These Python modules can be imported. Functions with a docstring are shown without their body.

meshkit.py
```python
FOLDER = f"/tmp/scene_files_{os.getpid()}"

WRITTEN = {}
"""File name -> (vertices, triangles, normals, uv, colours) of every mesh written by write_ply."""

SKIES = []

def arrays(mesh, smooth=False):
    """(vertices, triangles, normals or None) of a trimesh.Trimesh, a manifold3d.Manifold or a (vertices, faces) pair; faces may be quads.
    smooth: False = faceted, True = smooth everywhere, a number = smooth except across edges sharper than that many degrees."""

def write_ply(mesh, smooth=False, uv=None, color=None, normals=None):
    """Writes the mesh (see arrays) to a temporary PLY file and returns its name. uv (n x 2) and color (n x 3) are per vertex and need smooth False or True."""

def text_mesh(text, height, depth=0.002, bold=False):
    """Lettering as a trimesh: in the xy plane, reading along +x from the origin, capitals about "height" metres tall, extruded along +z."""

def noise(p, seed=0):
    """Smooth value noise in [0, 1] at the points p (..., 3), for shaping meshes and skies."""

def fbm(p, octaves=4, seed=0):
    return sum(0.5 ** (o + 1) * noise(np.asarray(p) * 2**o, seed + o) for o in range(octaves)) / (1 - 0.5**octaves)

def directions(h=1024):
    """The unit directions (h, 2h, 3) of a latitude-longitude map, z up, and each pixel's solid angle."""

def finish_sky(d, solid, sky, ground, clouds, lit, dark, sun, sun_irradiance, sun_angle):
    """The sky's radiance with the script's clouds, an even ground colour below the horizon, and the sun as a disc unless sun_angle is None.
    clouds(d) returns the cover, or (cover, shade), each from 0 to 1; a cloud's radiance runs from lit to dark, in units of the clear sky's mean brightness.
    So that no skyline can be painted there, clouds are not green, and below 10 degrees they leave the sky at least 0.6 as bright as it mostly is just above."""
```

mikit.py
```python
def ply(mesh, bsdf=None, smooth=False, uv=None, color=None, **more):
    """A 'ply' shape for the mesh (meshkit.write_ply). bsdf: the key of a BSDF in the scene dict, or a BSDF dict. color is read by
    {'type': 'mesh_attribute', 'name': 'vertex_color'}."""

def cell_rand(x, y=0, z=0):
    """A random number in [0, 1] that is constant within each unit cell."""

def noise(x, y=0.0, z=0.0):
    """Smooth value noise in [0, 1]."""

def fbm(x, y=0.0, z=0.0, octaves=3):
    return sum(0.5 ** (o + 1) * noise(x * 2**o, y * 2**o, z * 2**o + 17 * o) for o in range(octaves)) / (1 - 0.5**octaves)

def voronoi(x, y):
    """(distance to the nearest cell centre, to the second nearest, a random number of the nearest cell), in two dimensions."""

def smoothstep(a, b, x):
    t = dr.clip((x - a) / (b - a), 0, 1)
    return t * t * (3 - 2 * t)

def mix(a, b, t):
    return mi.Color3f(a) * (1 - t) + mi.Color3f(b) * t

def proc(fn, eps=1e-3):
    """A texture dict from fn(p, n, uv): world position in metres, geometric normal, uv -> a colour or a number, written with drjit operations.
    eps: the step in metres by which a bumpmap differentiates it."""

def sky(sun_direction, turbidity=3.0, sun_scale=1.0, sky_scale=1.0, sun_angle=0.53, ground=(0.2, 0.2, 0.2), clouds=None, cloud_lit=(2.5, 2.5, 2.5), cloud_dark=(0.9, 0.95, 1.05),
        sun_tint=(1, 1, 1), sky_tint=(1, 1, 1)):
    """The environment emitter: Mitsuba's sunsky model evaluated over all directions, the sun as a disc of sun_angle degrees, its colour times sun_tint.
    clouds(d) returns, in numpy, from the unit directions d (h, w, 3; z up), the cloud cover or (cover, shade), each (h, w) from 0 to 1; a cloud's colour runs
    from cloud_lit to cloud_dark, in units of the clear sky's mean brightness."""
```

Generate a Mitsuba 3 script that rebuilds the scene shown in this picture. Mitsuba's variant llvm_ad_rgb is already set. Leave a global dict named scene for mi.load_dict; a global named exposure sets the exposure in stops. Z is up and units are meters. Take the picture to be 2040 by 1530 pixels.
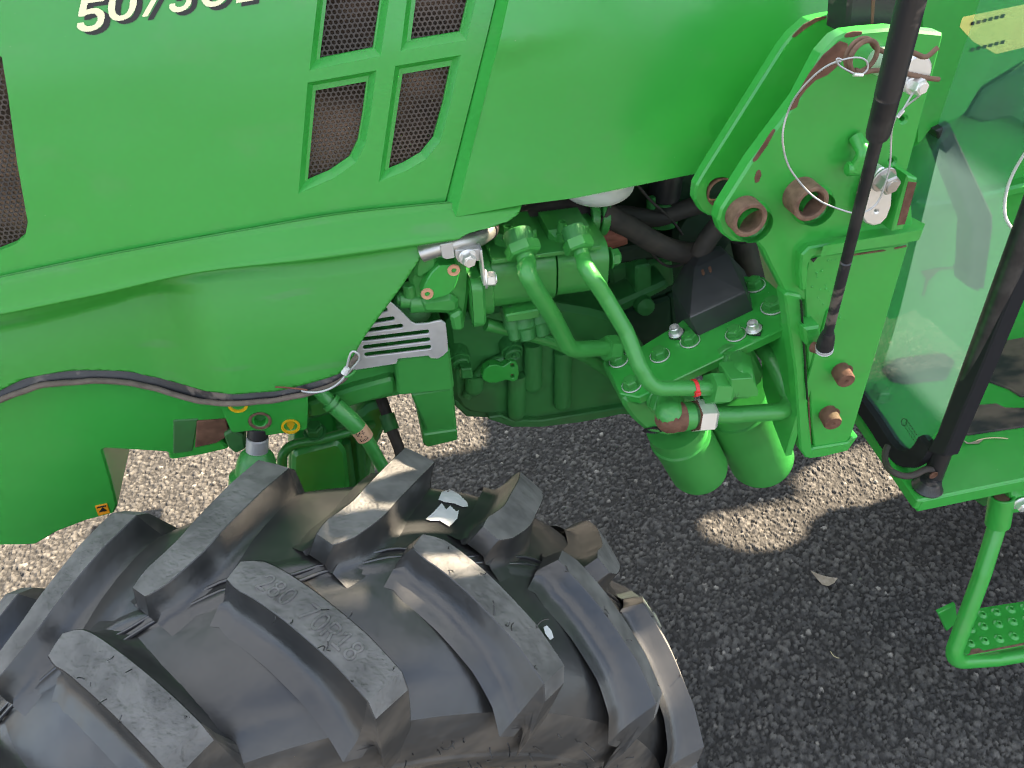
import math, random
import numpy as np, trimesh, drjit as dr, mitsuba as mi, mikit, meshkit
import manifold3d as m3
from shapely.geometry import Polygon, LineString
from scipy.spatial import cKDTree
from scipy.interpolate import CubicSpline, PchipInterpolator

random.seed(7)
rng = np.random.default_rng(7)
T = mi.ScalarTransform4f
scene, labels = {}, {}

# ------------------------------------------------------------------ camera, sky, exposure
W, H = 2040.0, 1530.0
FOC, CAM_Z, PITCH, ROLL, YAW = 1540.0, 1.364, 0.6912, 0.0253, 0.2105
_h = np.array([math.sin(YAW), math.cos(YAW), 0]); _r = np.array([math.cos(YAW), -math.sin(YAW), 0]); _z = np.array([0, 0, 1.0])
FWD = _h * math.cos(PITCH) - _z * math.sin(PITCH)
_u = _h * math.sin(PITCH) + _z * math.cos(PITCH)
RGT = _r * math.cos(ROLL) - _u * math.sin(ROLL)
UPV = _u * math.cos(ROLL) + _r * math.sin(ROLL)
EYE = np.array([0, 0, CAM_Z])
scene['camera'] = {'type': 'perspective', 'fov': math.degrees(2 * math.atan(W / 2 / FOC)), 'fov_axis': 'x', 'near_clip': 0.02, 'far_clip': 3000.0,
                   'to_world': T().look_at(origin=EYE.tolist(), target=(EYE + FWD).tolist(), up=UPV.tolist())}
SUN_AZ, SUN_EL = 15.0, 38.0            # degrees; azimuth from +x (the tractor's rear) towards +y (its far side)
SUN = [math.cos(math.radians(SUN_EL)) * math.cos(math.radians(SUN_AZ)), math.cos(math.radians(SUN_EL)) * math.sin(math.radians(SUN_AZ)), math.sin(math.radians(SUN_EL))]


def cloud_cover(d):
    n = meshkit.fbm(np.stack([d[..., 0], d[..., 1], d[..., 2] * 2.0], -1) * 2.6 + 4.0, 5, 3)
    c = np.clip((n - 0.40) / 0.2, 0, 1)
    return c * np.clip(d[..., 2] / 0.12, 0.35, 1), np.clip((n - 0.55) / 0.3, 0, 1) * 0.6


scene['sky'] = mikit.sky(SUN, turbidity=3.0, sun_scale=1.65, sun_tint=(0.97, 0.99, 1.02), sun_angle=0.8, ground=(0.12, 0.12, 0.12), clouds=cloud_cover, cloud_lit=(2.3, 2.3, 2.3), cloud_dark=(1.0, 1.02, 1.06))
exposure = 3.65


def ray(px, py):
    d = FWD * FOC + RGT * (px - W / 2) + UPV * (H / 2 - py)
    return d / np.linalg.norm(d)


def at(px, py, Y):                     # the point of the upright plane y = Y (distance from the camera's foot) seen at a pixel of the photograph
    d = ray(px, py)
    return EYE + d * (Y / d[1])


def atz(px, py, Z):
    d = ray(px, py)
    return EYE + d * ((Z - CAM_Z) / d[2])


def atp(px, py, o, n):
    d = ray(px, py)
    return EYE + d * (np.dot(np.asarray(o) - EYE, n) / np.dot(d, n))


def ats(px, py, f):                    # the same on a curved panel y = f(x, z)
    Y = 0.7
    for _ in range(25):
        p = at(px, py, Y)
        Y = 0.5 * Y + 0.5 * float(f(p[0], p[2]))
    return at(px, py, Y)


def project(P):
    d = np.asarray(P) - EYE
    return np.stack([W / 2 + FOC * (d @ RGT) / (d @ FWD), H / 2 - FOC * (d @ UPV) / (d @ FWD)], -1)


# ------------------------------------------------------------------ materials
N, FB, SS, MX = mikit.noise, mikit.fbm, mikit.smoothstep, mikit.mix


def mat(name, bsdf, bump=None, scale=1.0, eps=5e-4):
    if bump is not None:
        bsdf = {'type': 'bumpmap', 'arbitrary': mikit.proc(bump, eps), 'scale': scale, 'bsdf': bsdf}
    scene['mat_' + name] = {'type': 'twosided', 'bsdf': bsdf}


def prin(col, rough=0.5, metal=0.0, spec=0.5, coat=0.0, gloss=0.9, **kw):
    c = {'type': 'rgb', 'value': list(col)} if isinstance(col, (tuple, list)) else mikit.proc(col)
    r = rough if isinstance(rough, float) else mikit.proc(rough)
    d = {'type': 'principled', 'base_color': c, 'roughness': r, 'metallic': metal, 'specular': spec, **kw}
    if coat:
        d.update(clearcoat=coat, clearcoat_gloss=gloss)
    return d


def g_paint(p, n, uv):
    a = FB(p.x * 6, p.y * 6, p.z * 6, 3)
    dust = SS(0.56, 0.8, FB(p.x * 23 + 7, p.y * 23, p.z * 30, 4))
    speck = SS(0.985, 0.995, N(p.x * 260, p.y * 260, p.z * 260))
    c = MX((0.026, 0.285, 0.037), (0.037, 0.325, 0.047), a)
    c = MX(c, (0.14, 0.27, 0.12), dust * 0.12)
    return MX(c, (0.45, 0.5, 0.38), speck * 0.5)


def g_cast(p, n, uv):
    a = FB(p.x * 14, p.y * 14, p.z * 14, 4)
    grime = SS(0.5, 0.75, FB(p.x * 9 + 3, p.y * 9, p.z * 9, 4))
    c = MX((0.026, 0.155, 0.034), (0.038, 0.205, 0.047), a)
    return MX(c, (0.05, 0.075, 0.04), grime * 0.55)


def g_pipe(p, n, uv):
    a = FB(p.x * 18, p.y * 18, p.z * 18, 3)
    return MX((0.032, 0.215, 0.038), (0.048, 0.275, 0.052), a)


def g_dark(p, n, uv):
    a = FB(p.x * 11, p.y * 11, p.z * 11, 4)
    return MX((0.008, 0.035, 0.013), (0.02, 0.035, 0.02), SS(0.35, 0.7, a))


def g_plast(p, n, uv):
    a = FB(p.x * 5, p.y * 5, p.z * 5, 3)
    sc = SS(0.6, 0.78, FB(p.x * 14, p.y * 14, p.z * 60, 4))
    return MX(MX((0.035, 0.25, 0.0215), (0.046, 0.29, 0.055), a), (0.1, 0.22, 0.1), sc * 0.3)


mat('green_paint', prin(g_paint, lambda p, n, uv: 0.22 + 0.16 * FB(p.x * 20, p.y * 20, p.z * 20, 3), coat=0.55, gloss=0.96),
    lambda p, n, uv: FB(p.x * 9, p.y * 9, p.z * 16, 2) * 0.004 + FB(p.x * 240, p.y * 240, p.z * 240, 2) * 0.00008, 0.35)
mat('green_plastic', prin(g_plast, 0.4, spec=0.45), lambda p, n, uv: FB(p.x * 300, p.y * 300, p.z * 300, 2), 0.0002)
mat('green_cast', prin(g_cast, 0.5, spec=0.4), lambda p, n, uv: FB(p.x * 170, p.y * 170, p.z * 170, 3), 0.0009)
mat('green_pipe', prin(g_pipe, 0.36, coat=0.3), lambda p, n, uv: FB(p.x * 120, p.y * 120, p.z * 120, 3), 0.0004)
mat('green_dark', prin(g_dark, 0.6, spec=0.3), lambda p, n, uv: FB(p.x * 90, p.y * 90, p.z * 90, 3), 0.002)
mat('rust', prin(lambda p, n, uv: MX((0.06, 0.03, 0.02), (0.2, 0.105, 0.07), FB(p.x * 120, p.y * 120, p.z * 120, 4)), 0.8, spec=0.2),
    lambda p, n, uv: FB(p.x * 350, p.y * 350, p.z * 350, 3), 0.0008)
mat('rust_light', prin(lambda p, n, uv: MX((0.07, 0.038, 0.026), (0.24, 0.15, 0.1), FB(p.x * 160, p.y * 160, p.z * 160, 4)), 0.7, spec=0.3),
    lambda p, n, uv: FB(p.x * 300, p.y * 300, p.z * 300, 3), 0.0006)
mat('steel', prin(lambda p, n, uv: MX((0.42, 0.4, 0.37), (0.62, 0.6, 0.57), FB(p.x * 80, p.y * 80, p.z * 80, 3)), 0.38, metal=0.85))
mat('galvanised', prin(lambda p, n, uv: MX((0.5, 0.49, 0.47), (0.64, 0.63, 0.61), FB(p.x * 60, p.y * 60, p.z * 60, 4)), 0.45, metal=0.55))
mat('zinc_bright', prin((0.8, 0.79, 0.76), 0.3, metal=0.7))
mat('wire', prin((0.5, 0.5, 0.5), 0.4, metal=0.5))
mat('copper', prin((0.62, 0.33, 0.2), 0.5, metal=0.2))
mat('black_plastic', prin(lambda p, n, uv: MX((0.013, 0.013, 0.015), (0.035, 0.034, 0.034), SS(0.35, 0.8, FB(p.x * 40, p.y * 40, p.z * 40, 4))), 0.42),
    lambda p, n, uv: FB(p.x * 400, p.y * 400, p.z * 400, 2), 0.0002)
mat('black_sheet', prin(lambda p, n, uv: MX((0.03, 0.03, 0.034), (0.05, 0.05, 0.053), FB(p.x * 40, p.y * 40, p.z * 40, 4)), 0.34, spec=0.7), lambda p, n, uv: FB(p.x * 300, p.y * 300, p.z * 300, 2), 0.0002)
mat('black_worn', prin(lambda p, n, uv: MX((0.02, 0.02, 0.023), (0.16, 0.13, 0.11), SS(0.56, 0.7, FB(p.x * 60, p.y * 60, p.z * 60, 4)) * 0.7), 0.38, coat=0.2))
mat('hose', prin(lambda p, n, uv: MX((0.02, 0.02, 0.022), (0.075, 0.06, 0.05), FB(p.x * 50, p.y * 50, p.z * 50, 4)), 0.65, spec=0.3))
mat('trim_worn', prin(lambda p, n, uv: MX((0.07, 0.056, 0.046), (0.19, 0.155, 0.125), FB(p.x * 110, p.y * 110, p.z * 110, 4)), 0.75, spec=0.25))
mat('red_sleeve', prin(lambda p, n, uv: MX((0.09, 0.025, 0.015), (0.26, 0.09, 0.06), FB(p.x * 60, p.y * 60, p.z * 200, 3)), 0.8))
mat('red_tie', prin((0.6, 0.03, 0.03), 0.35))
mat('white_plastic', prin((0.6, 0.6, 0.58), 0.45))
mat('paper', prin(lambda p, n, uv: MX((0.4, 0.42, 0.44), (0.58, 0.58, 0.57), FB(p.x * 90, p.y * 90, p.z * 90, 3)), 0.6))
mat('yellow_paint', prin((0.72, 0.43, 0.015), 0.35, coat=0.4))
mat('yellow_print', prin((0.78, 0.68, 0.2), 0.4))
mat('orange_print', prin((0.75, 0.3, 0.01), 0.45))
mat('cream_print', prin((0.85, 0.82, 0.5), 0.35, coat=0.3))
mat('black_print', prin((0.012, 0.012, 0.012), 0.4))
mat('tag_brown', prin((0.55, 0.33, 0.2), 0.6))


def rub(p, n, uv):
    a = FB(p.x * 14, p.y * 14, p.z * 14, 4)
    return MX((0.015, 0.0155, 0.0165), (0.036, 0.035, 0.034), SS(0.25, 0.8, a))


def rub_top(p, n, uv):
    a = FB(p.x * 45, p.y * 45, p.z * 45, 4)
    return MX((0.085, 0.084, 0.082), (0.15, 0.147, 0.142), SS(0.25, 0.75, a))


def rub_side(p, n, uv):
    a = FB(p.x * 22, p.y * 22, p.z * 40, 4)
    return MX((0.034, 0.033, 0.032), (0.085, 0.075, 0.064), SS(0.35, 0.75, a))


mat('rubber', prin(rub, lambda p, n, uv: 0.24 + 0.2 * FB(p.x * 25, p.y * 25, p.z * 25, 3), spec=0.8),
    lambda p, n, uv: FB(p.x * 60, p.y * 60, p.z * 60, 4), 0.0007)
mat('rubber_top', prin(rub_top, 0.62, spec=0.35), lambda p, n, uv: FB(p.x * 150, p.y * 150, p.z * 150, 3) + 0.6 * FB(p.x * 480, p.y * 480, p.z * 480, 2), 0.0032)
mat('rubber_side', prin(rub_side, 0.6, spec=0.35), lambda p, n, uv: FB(p.x * 130, p.y * 130, p.z * 130, 4), 0.0016)
mat('seal_rubber', prin((0.018, 0.018, 0.02), 0.8, spec=0.12))
mat('seam_rubber', prin((0.03, 0.03, 0.033), 0.16, spec=0.9))
mat('asphalt', prin({'x': 0} and (lambda p, n, uv: MX((0.05, 0.05, 0.052), (0.12, 0.115, 0.108), SS(0.3, 0.7, FB(p.x * 110, p.y * 110, 0, 3)))), 0.85, spec=0.25),
    lambda p, n, uv: FB(p.x * 130, p.y * 130, 0, 3), 0.006)
scene['mat_asphalt_chips'] = {'type': 'twosided', 'bsdf': {'type': 'principled', 'base_color': {'type': 'mesh_attribute', 'name': 'vertex_color'}, 'roughness': 0.8, 'specular': 0.3}}
mat('dust_core', prin(lambda p, n, uv: MX((0.1, 0.075, 0.06), (0.5, 0.33, 0.24), SS(0.3, 0.62, FB(p.x * 13, p.y * 13, p.z * 16, 3))), 0.9, spec=0.1))
mat('screen', prin(lambda p, n, uv: MX((0.018, 0.017, 0.018), (0.09, 0.065, 0.052), FB(p.x * 15, p.y * 15, p.z * 15, 3)), 0.5))
mat('floor_mat', prin(lambda p, n, uv: MX((0.022, 0.02, 0.022), (0.12, 0.085, 0.07), SS(0.35, 0.7, FB(p.x * 16, p.y * 30, 0, 4))), 0.75), lambda p, n, uv: FB(p.x * 200, p.y * 200, p.z * 200, 2), 0.001)
mat('leaf', prin(lambda p, n, uv: MX((0.22, 0.18, 0.13), (0.42, 0.36, 0.28), FB(p.x * 150, p.y * 150, 0, 3)), 0.8))
mat('straw', prin((0.5, 0.42, 0.25), 0.8))
scene['mat_glass'] = {'type': 'blendbsdf', 'weight': mikit.proc(lambda p, n, uv: 0.06 + 0.08 * FB(p.y * 4, p.z * 3, 1.0, 3)),
                      'clean': {'type': 'thindielectric', 'int_ior': 1.52, 'specular_transmittance': {'type': 'rgb', 'value': [0.66, 0.9, 0.82]}},
                      'dust': {'type': 'principledthin', 'base_color': {'type': 'rgb', 'value': [0.42, 0.74, 0.75]}, 'roughness': 0.6, 'diff_trans': 1.1, 'spec_trans': 0.0}}


# ------------------------------------------------------------------ scene helpers
def key_for(name):
    if name not in scene and not any(k.startswith(name + '__') for k in scene):
        return name
    i = 1
    while f'{name}_{i:03d}' in scene or any(k.startswith(f'{name}_{i:03d}__') for k in scene):
        i += 1
    return f'{name}_{i:03d}'


def add(parent, name, mesh, m, smooth=30, label=None, kind=None, category=None, color=None):
    key = key_for((parent + '__' if parent else '') + name)
    scene[key] = mikit.ply(mesh, 'mat_' + m, smooth=smooth, **({'color': color} if color is not None else {}))
    if label or kind:
        labels[key] = {}
        if label: labels[key]['label'] = label
        if kind: labels[key]['kind'] = kind
        if category: labels[key]['category'] = category
    return key


def join(*ms):
    return trimesh.util.concatenate([m if isinstance(m, trimesh.Trimesh) else tm(m) for m in ms])


def tm(m):
    if hasattr(m, 'to_mesh'):
        q = m.to_mesh()
        return trimesh.Trimesh(np.array(q.vert_properties[:, :3], float), np.array(q.tri_verts), process=False)
    v, f = m
    f = np.asarray(f)
    if f.shape[1] == 4:
        f = np.vstack([f[:, [0, 1, 2]], f[:, [0, 2, 3]]])
    return trimesh.Trimesh(np.asarray(v, float), f, process=False)


def unit(v):
    v = np.asarray(v, float)
    return v / np.linalg.norm(v)


def frame(d, hint=None):
    d = unit(d)
    a = np.asarray(hint if hint is not None else ([0, 0, 1.0] if abs(d[2]) < 0.9 else [1.0, 0, 0]), float)
    u = unit(np.cross(a, d))
    return u, np.cross(d, u), d


def rounded(poly, r):
    if r <= 0: return poly
    q = poly.buffer(-r, quad_segs=5).buffer(2 * r, quad_segs=5).buffer(-r, quad_segs=5)
    return q.simplify(r * 0.04) if q.geom_type == 'Polygon' and not q.is_empty else poly


def largest(g):
    return max(getattr(g, 'geoms', [g]), key=lambda q: q.area)


def ring_inset(p, b, sign):
    p = np.asarray(p, float)
    e = np.roll(p, -1, 0) - p
    e /= np.maximum(np.linalg.norm(e, axis=1, keepdims=True), 1e-12)
    n = np.stack([-e[:, 1], e[:, 0]], 1)           # left of travel: inside of a ccw ring
    m = n + np.roll(n, 1, 0)
    m /= np.maximum((m * n).sum(1, keepdims=True), 0.35)
    return p + sign * b * m


def prism(poly, th, bevel, o, u, v, n):
    """Extrusion of a 2D polygon (coordinates along u, v from o): chamfered face at o, body going th against n."""
    poly = Polygon(poly) if isinstance(poly, (list, np.ndarray)) else largest(poly)
    if not poly.is_valid: poly = max(getattr(poly.buffer(0), 'geoms', [poly.buffer(0)]), key=lambda g: g.area)
    from shapely.geometry.polygon import orient
    poly = orient(poly)
    rings = [np.array(poly.exterior.coords)[:-1]] + [np.array(h.coords)[:-1] for h in poly.interiors]
    for _ in range(8):
        ins = [ring_inset(r, bevel, 1) for r in rings]
        cap = Polygon(ins[0], ins[1:])
        if cap.is_valid: break
        bevel *= 0.6
    else:
        ins, cap = rings, poly
    capv, capf = trimesh.creation.triangulate_polygon(cap, engine='earcut')
    V, F, base = [], [], 0

    def push(p2, d, f):
        nonlocal base
        p2 = np.asarray(p2)
        V.append(o + p2[:, :1] * u + p2[:, 1:2] * v + np.asarray(d).reshape(-1, 1) * n * np.ones((len(p2), 1)))
        F.append(np.asarray(f) + base); base += len(p2)
    push(capv, [0.0], capf)
    push(np.array(capv), [-th], np.asarray(capf)[:, ::-1])
    for r, i in zip(rings, ins):
        k = len(r); a = np.arange(k); b = (a + 1) % k
        for (p0, d0, p1, d1) in ((i, 0.0, r, -bevel), (r, -bevel, r, -th)):
            push(np.vstack([p0, p1]), np.repeat([d0, d1], k), np.vstack([np.stack([a, a + k, b], 1), np.stack([b, a + k, b + k], 1)]))
    return trimesh.Trimesh(np.vstack(V), np.vstack(F), process=False)


XZ = (np.array([1.0, 0, 0]), np.array([0, 0, 1.0]), np.array([0, -1.0, 0]))


def pxz(pts, Y):
    return [(lambda q: (q[0], q[2]))(at(a, b, Y)) for a, b in pts]


def plate(pts, Y, th=0.008, holes=(), bevel=0.0012, r=0.0):
    """A plate standing along the tractor: outline and holes given at photo pixels on the plane y = Y."""
    poly = rounded(Polygon(pxz(pts, Y)).buffer(0), r)
    for h in holes:
        poly = poly.difference(Polygon(pxz(h, Y)) if not isinstance(h, Polygon) else h)
    return prism(poly, th, bevel, np.array([0, Y, 0.0]), *XZ)


def pplate(pts, o, n, th=0.008, holes=(), bevel=0.0012, r=0.0, up=None):
    """The same on any plane through o with normal n (towards the viewer)."""
    n = unit(n); u = unit(np.cross(up if up is not None else [0, 0, 1.0] if abs(n[2]) < 0.9 else [0, 1.0, 0], n)); v = np.cross(n, u)
    o = np.asarray(o, float)
    to2 = lambda q: [((atp(a, b, o, n) - o) @ u, (atp(a, b, o, n) - o) @ v) for a, b in q]
    poly = rounded(Polygon(to2(pts)).buffer(0), r)
    for h in holes: poly = poly.difference(Polygon(to2(h)))
    return prism(poly, th, bevel, o, u, v, n)


def lathe(profile, p, d, n=32, phase=0.0):
    """(distance along d, radius) profile turned round the axis from p."""
    u, v, d = frame(d)
    prof = np.asarray(profile, float); a = np.arange(n) * 2 * np.pi / n + phase
    ring = np.cos(a)[:, None] * u + np.sin(a)[:, None] * v
    V = (np.asarray(p) + prof[:, None, :1] * d + prof[:, None, 1:2] * ring[None]).reshape(-1, 3)
    i, j = np.meshgrid(np.arange(len(prof) - 1), np.arange(n), indexing='ij')
    q = np.stack([i * n + j, i * n + (j + 1) % n, (i + 1) * n + (j + 1) % n, (i + 1) * n + j], -1).reshape(-1, 4)
    F = np.vstack([q[:, [0, 1, 2]], q[:, [0, 2, 3]]])
    m = trimesh.Trimesh(V, F, process=False)
    return m


def cyl(p0, p1, r, n=32, c=0.0012):
    L = np.linalg.norm(np.asarray(p1) - p0); c = min(c, L * 0.3, r * 0.3)
    return lathe([(0, 0), (0, r - c), (c, r), (L - c, r), (L, r - c), (L, 0)], p0, np.asarray(p1) - p0, n)


def ringm(p, d, ro, ri, h, n=40, c=0.001):
    return lathe([(0, ri), (0, ro - c), (c, ro), (h - c, ro), (h, ro - c), (h, ri + c), (h - c, ri), (0, ri)], p, d, n)


def hexm(p, d, af, h, phase=0.3):
    r = af / math.sqrt(3)
    return lathe([(0, 0), (0, r), (h * 0.82, r), (h, r * 0.86), (h, 0)], p, d, 6, phase)


def bolt(p, d, af=0.019, h=0.009, washer=True, phase=0.3):
    d = unit(d); ms = []
    if washer: ms.append(cyl(np.asarray(p), np.asarray(p) + d * 0.0025, af * 0.72, 24, 0.0006))
    ms.append(hexm(np.asarray(p) + d * 0.0024 * washer, d, af, h, phase))
    ms.append(lathe([(0, af * 0.36), (h * 0.12, af * 0.34), (h * 0.12, 0)], np.asarray(p) + d * (0.0024 * washer + h), d, 16))
    return join(*ms)


def fillet(pts, R, k=7):
    pts = [np.asarray(p, float) for p in pts]
    out = [pts[0]]
    for a, b, c in zip(pts, pts[1:], pts[2:]):
        d0, d1 = unit(a - b), unit(c - b)
        ang = math.acos(np.clip(d0 @ d1, -1, 1))
        t = min(R / max(math.tan(ang / 2), 1e-3), 0.48 * np.linalg.norm(a - b), 0.48 * np.linalg.norm(c - b))
        p, q = b + d0 * t, b + d1 * t
        for s in np.linspace(0, 1, k):
            out.append((1 - s) ** 2 * p + 2 * s * (1 - s) * b + s ** 2 * q)
    out.append(pts[-1])
    return np.array(out)


def spline(pts, n=60):
    pts = np.asarray(pts, float)
    t = np.concatenate([[0], np.cumsum(np.linalg.norm(np.diff(pts, axis=0), axis=1))])
    return CubicSpline(t, pts)(np.linspace(0, t[-1], n))


def sweep(path, section, caps=True, hint=None):
    """section: (k,2) closed ring, or (len(path),k,2)."""
    P = np.asarray(path, float); n = len(P)
    t = np.gradient(P, axis=0); t /= np.linalg.norm(t, axis=1, keepdims=True)
    u = np.zeros_like(P)
    a = np.asarray(hint if hint is not None else ([0, 0, 1.0] if abs(t[0][2]) < 0.8 else [1.0, 0, 0]), float)
    u[0] = unit(np.cross(a, t[0]))
    for i in range(1, n):
        w = u[i - 1] - t[i] * (u[i - 1] @ t[i]); u[i] = unit(w)
    if hint is not None:
        u = np.cross(np.asarray(hint, float), t); u /= np.linalg.norm(u, axis=1, keepdims=True)
    v = np.cross(t, u)
    S = np.asarray(section, float)
    if S.ndim == 2: S = np.repeat(S[None], n, 0)
    k = S.shape[1]
    V = P[:, None] + S[..., :1] * u[:, None] + S[..., 1:2] * v[:, None]
    i, j = np.meshgrid(np.arange(n - 1), np.arange(k), indexing='ij')
    q = np.stack([i * k + j, i * k + (j + 1) % k, (i + 1) * k + (j + 1) % k, (i + 1) * k + j], -1).reshape(-1, 4)
    F = [q[:, [0, 1, 2]], q[:, [0, 2, 3]]]
    V = V.reshape(-1, 3)
    if caps:
        V = np.vstack([V, V[:k], V[(n - 1) * k:n * k]])
        a = np.arange(1, k - 1)
        F.append(np.stack([a * 0 + n * k, a + n * k + 1, a + n * k], 1))
        F.append(np.stack([a * 0 + (n + 1) * k, a + (n + 1) * k, a + (n + 1) * k + 1], 1))
    return trimesh.Trimesh(V, np.vstack(F), process=False)


def circ(r, n=16, e=1.0):
    a = np.arange(n) * 2 * np.pi / n
    return np.stack([r * np.cos(a), r * e * np.sin(a)], 1)


def tube(path, r, n=16):
    return sweep(path, circ(r, n))


def wobble(path, amp, f=30.0, seed=0):
    P = np.asarray(path, float).copy()
    for k in range(3): P[:, k] += amp * (meshkit.noise(P * f, seed + k) - 0.5) * 2
    return P


def boxm(c, s, bevel=0.002, u=None, v=None):
    u = np.array([1.0, 0, 0]) if u is None else unit(u); v = np.array([0, 0, 1.0]) if v is None else unit(v)
    n = np.cross(u, v)
    x, z = s[0] / 2, s[2] / 2
    return prism(Polygon([(-x, -z), (x, -z), (x, z), (-x, z)]), s[1], bevel, np.asarray(c) + n * s[1] / 2, u, v, n)


def skin(poly, f, th, res=0.012):
    """A sheet of thickness th over the outline (x, z), bent to y = f(x, z)."""
    from shapely.geometry.polygon import orient
    poly = orient(largest(poly))
    cs = m3.CrossSection([np.array(poly.exterior.coords)[:-1]] + [np.array(h.coords)[:-1] for h in poly.interiors], m3.FillRule.EvenOdd)
    m = cs.extrude(th).refine_to_length(res)
    q = tm(m); v = q.vertices.copy()
    x, z, d = v[:, 0].copy(), v[:, 1].copy(), v[:, 2].copy()
    q.vertices = np.stack([x, f(x, z) + d, z], 1)
    return trimesh.Trimesh(q.vertices, q.faces[:, ::-1], process=False)

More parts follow.
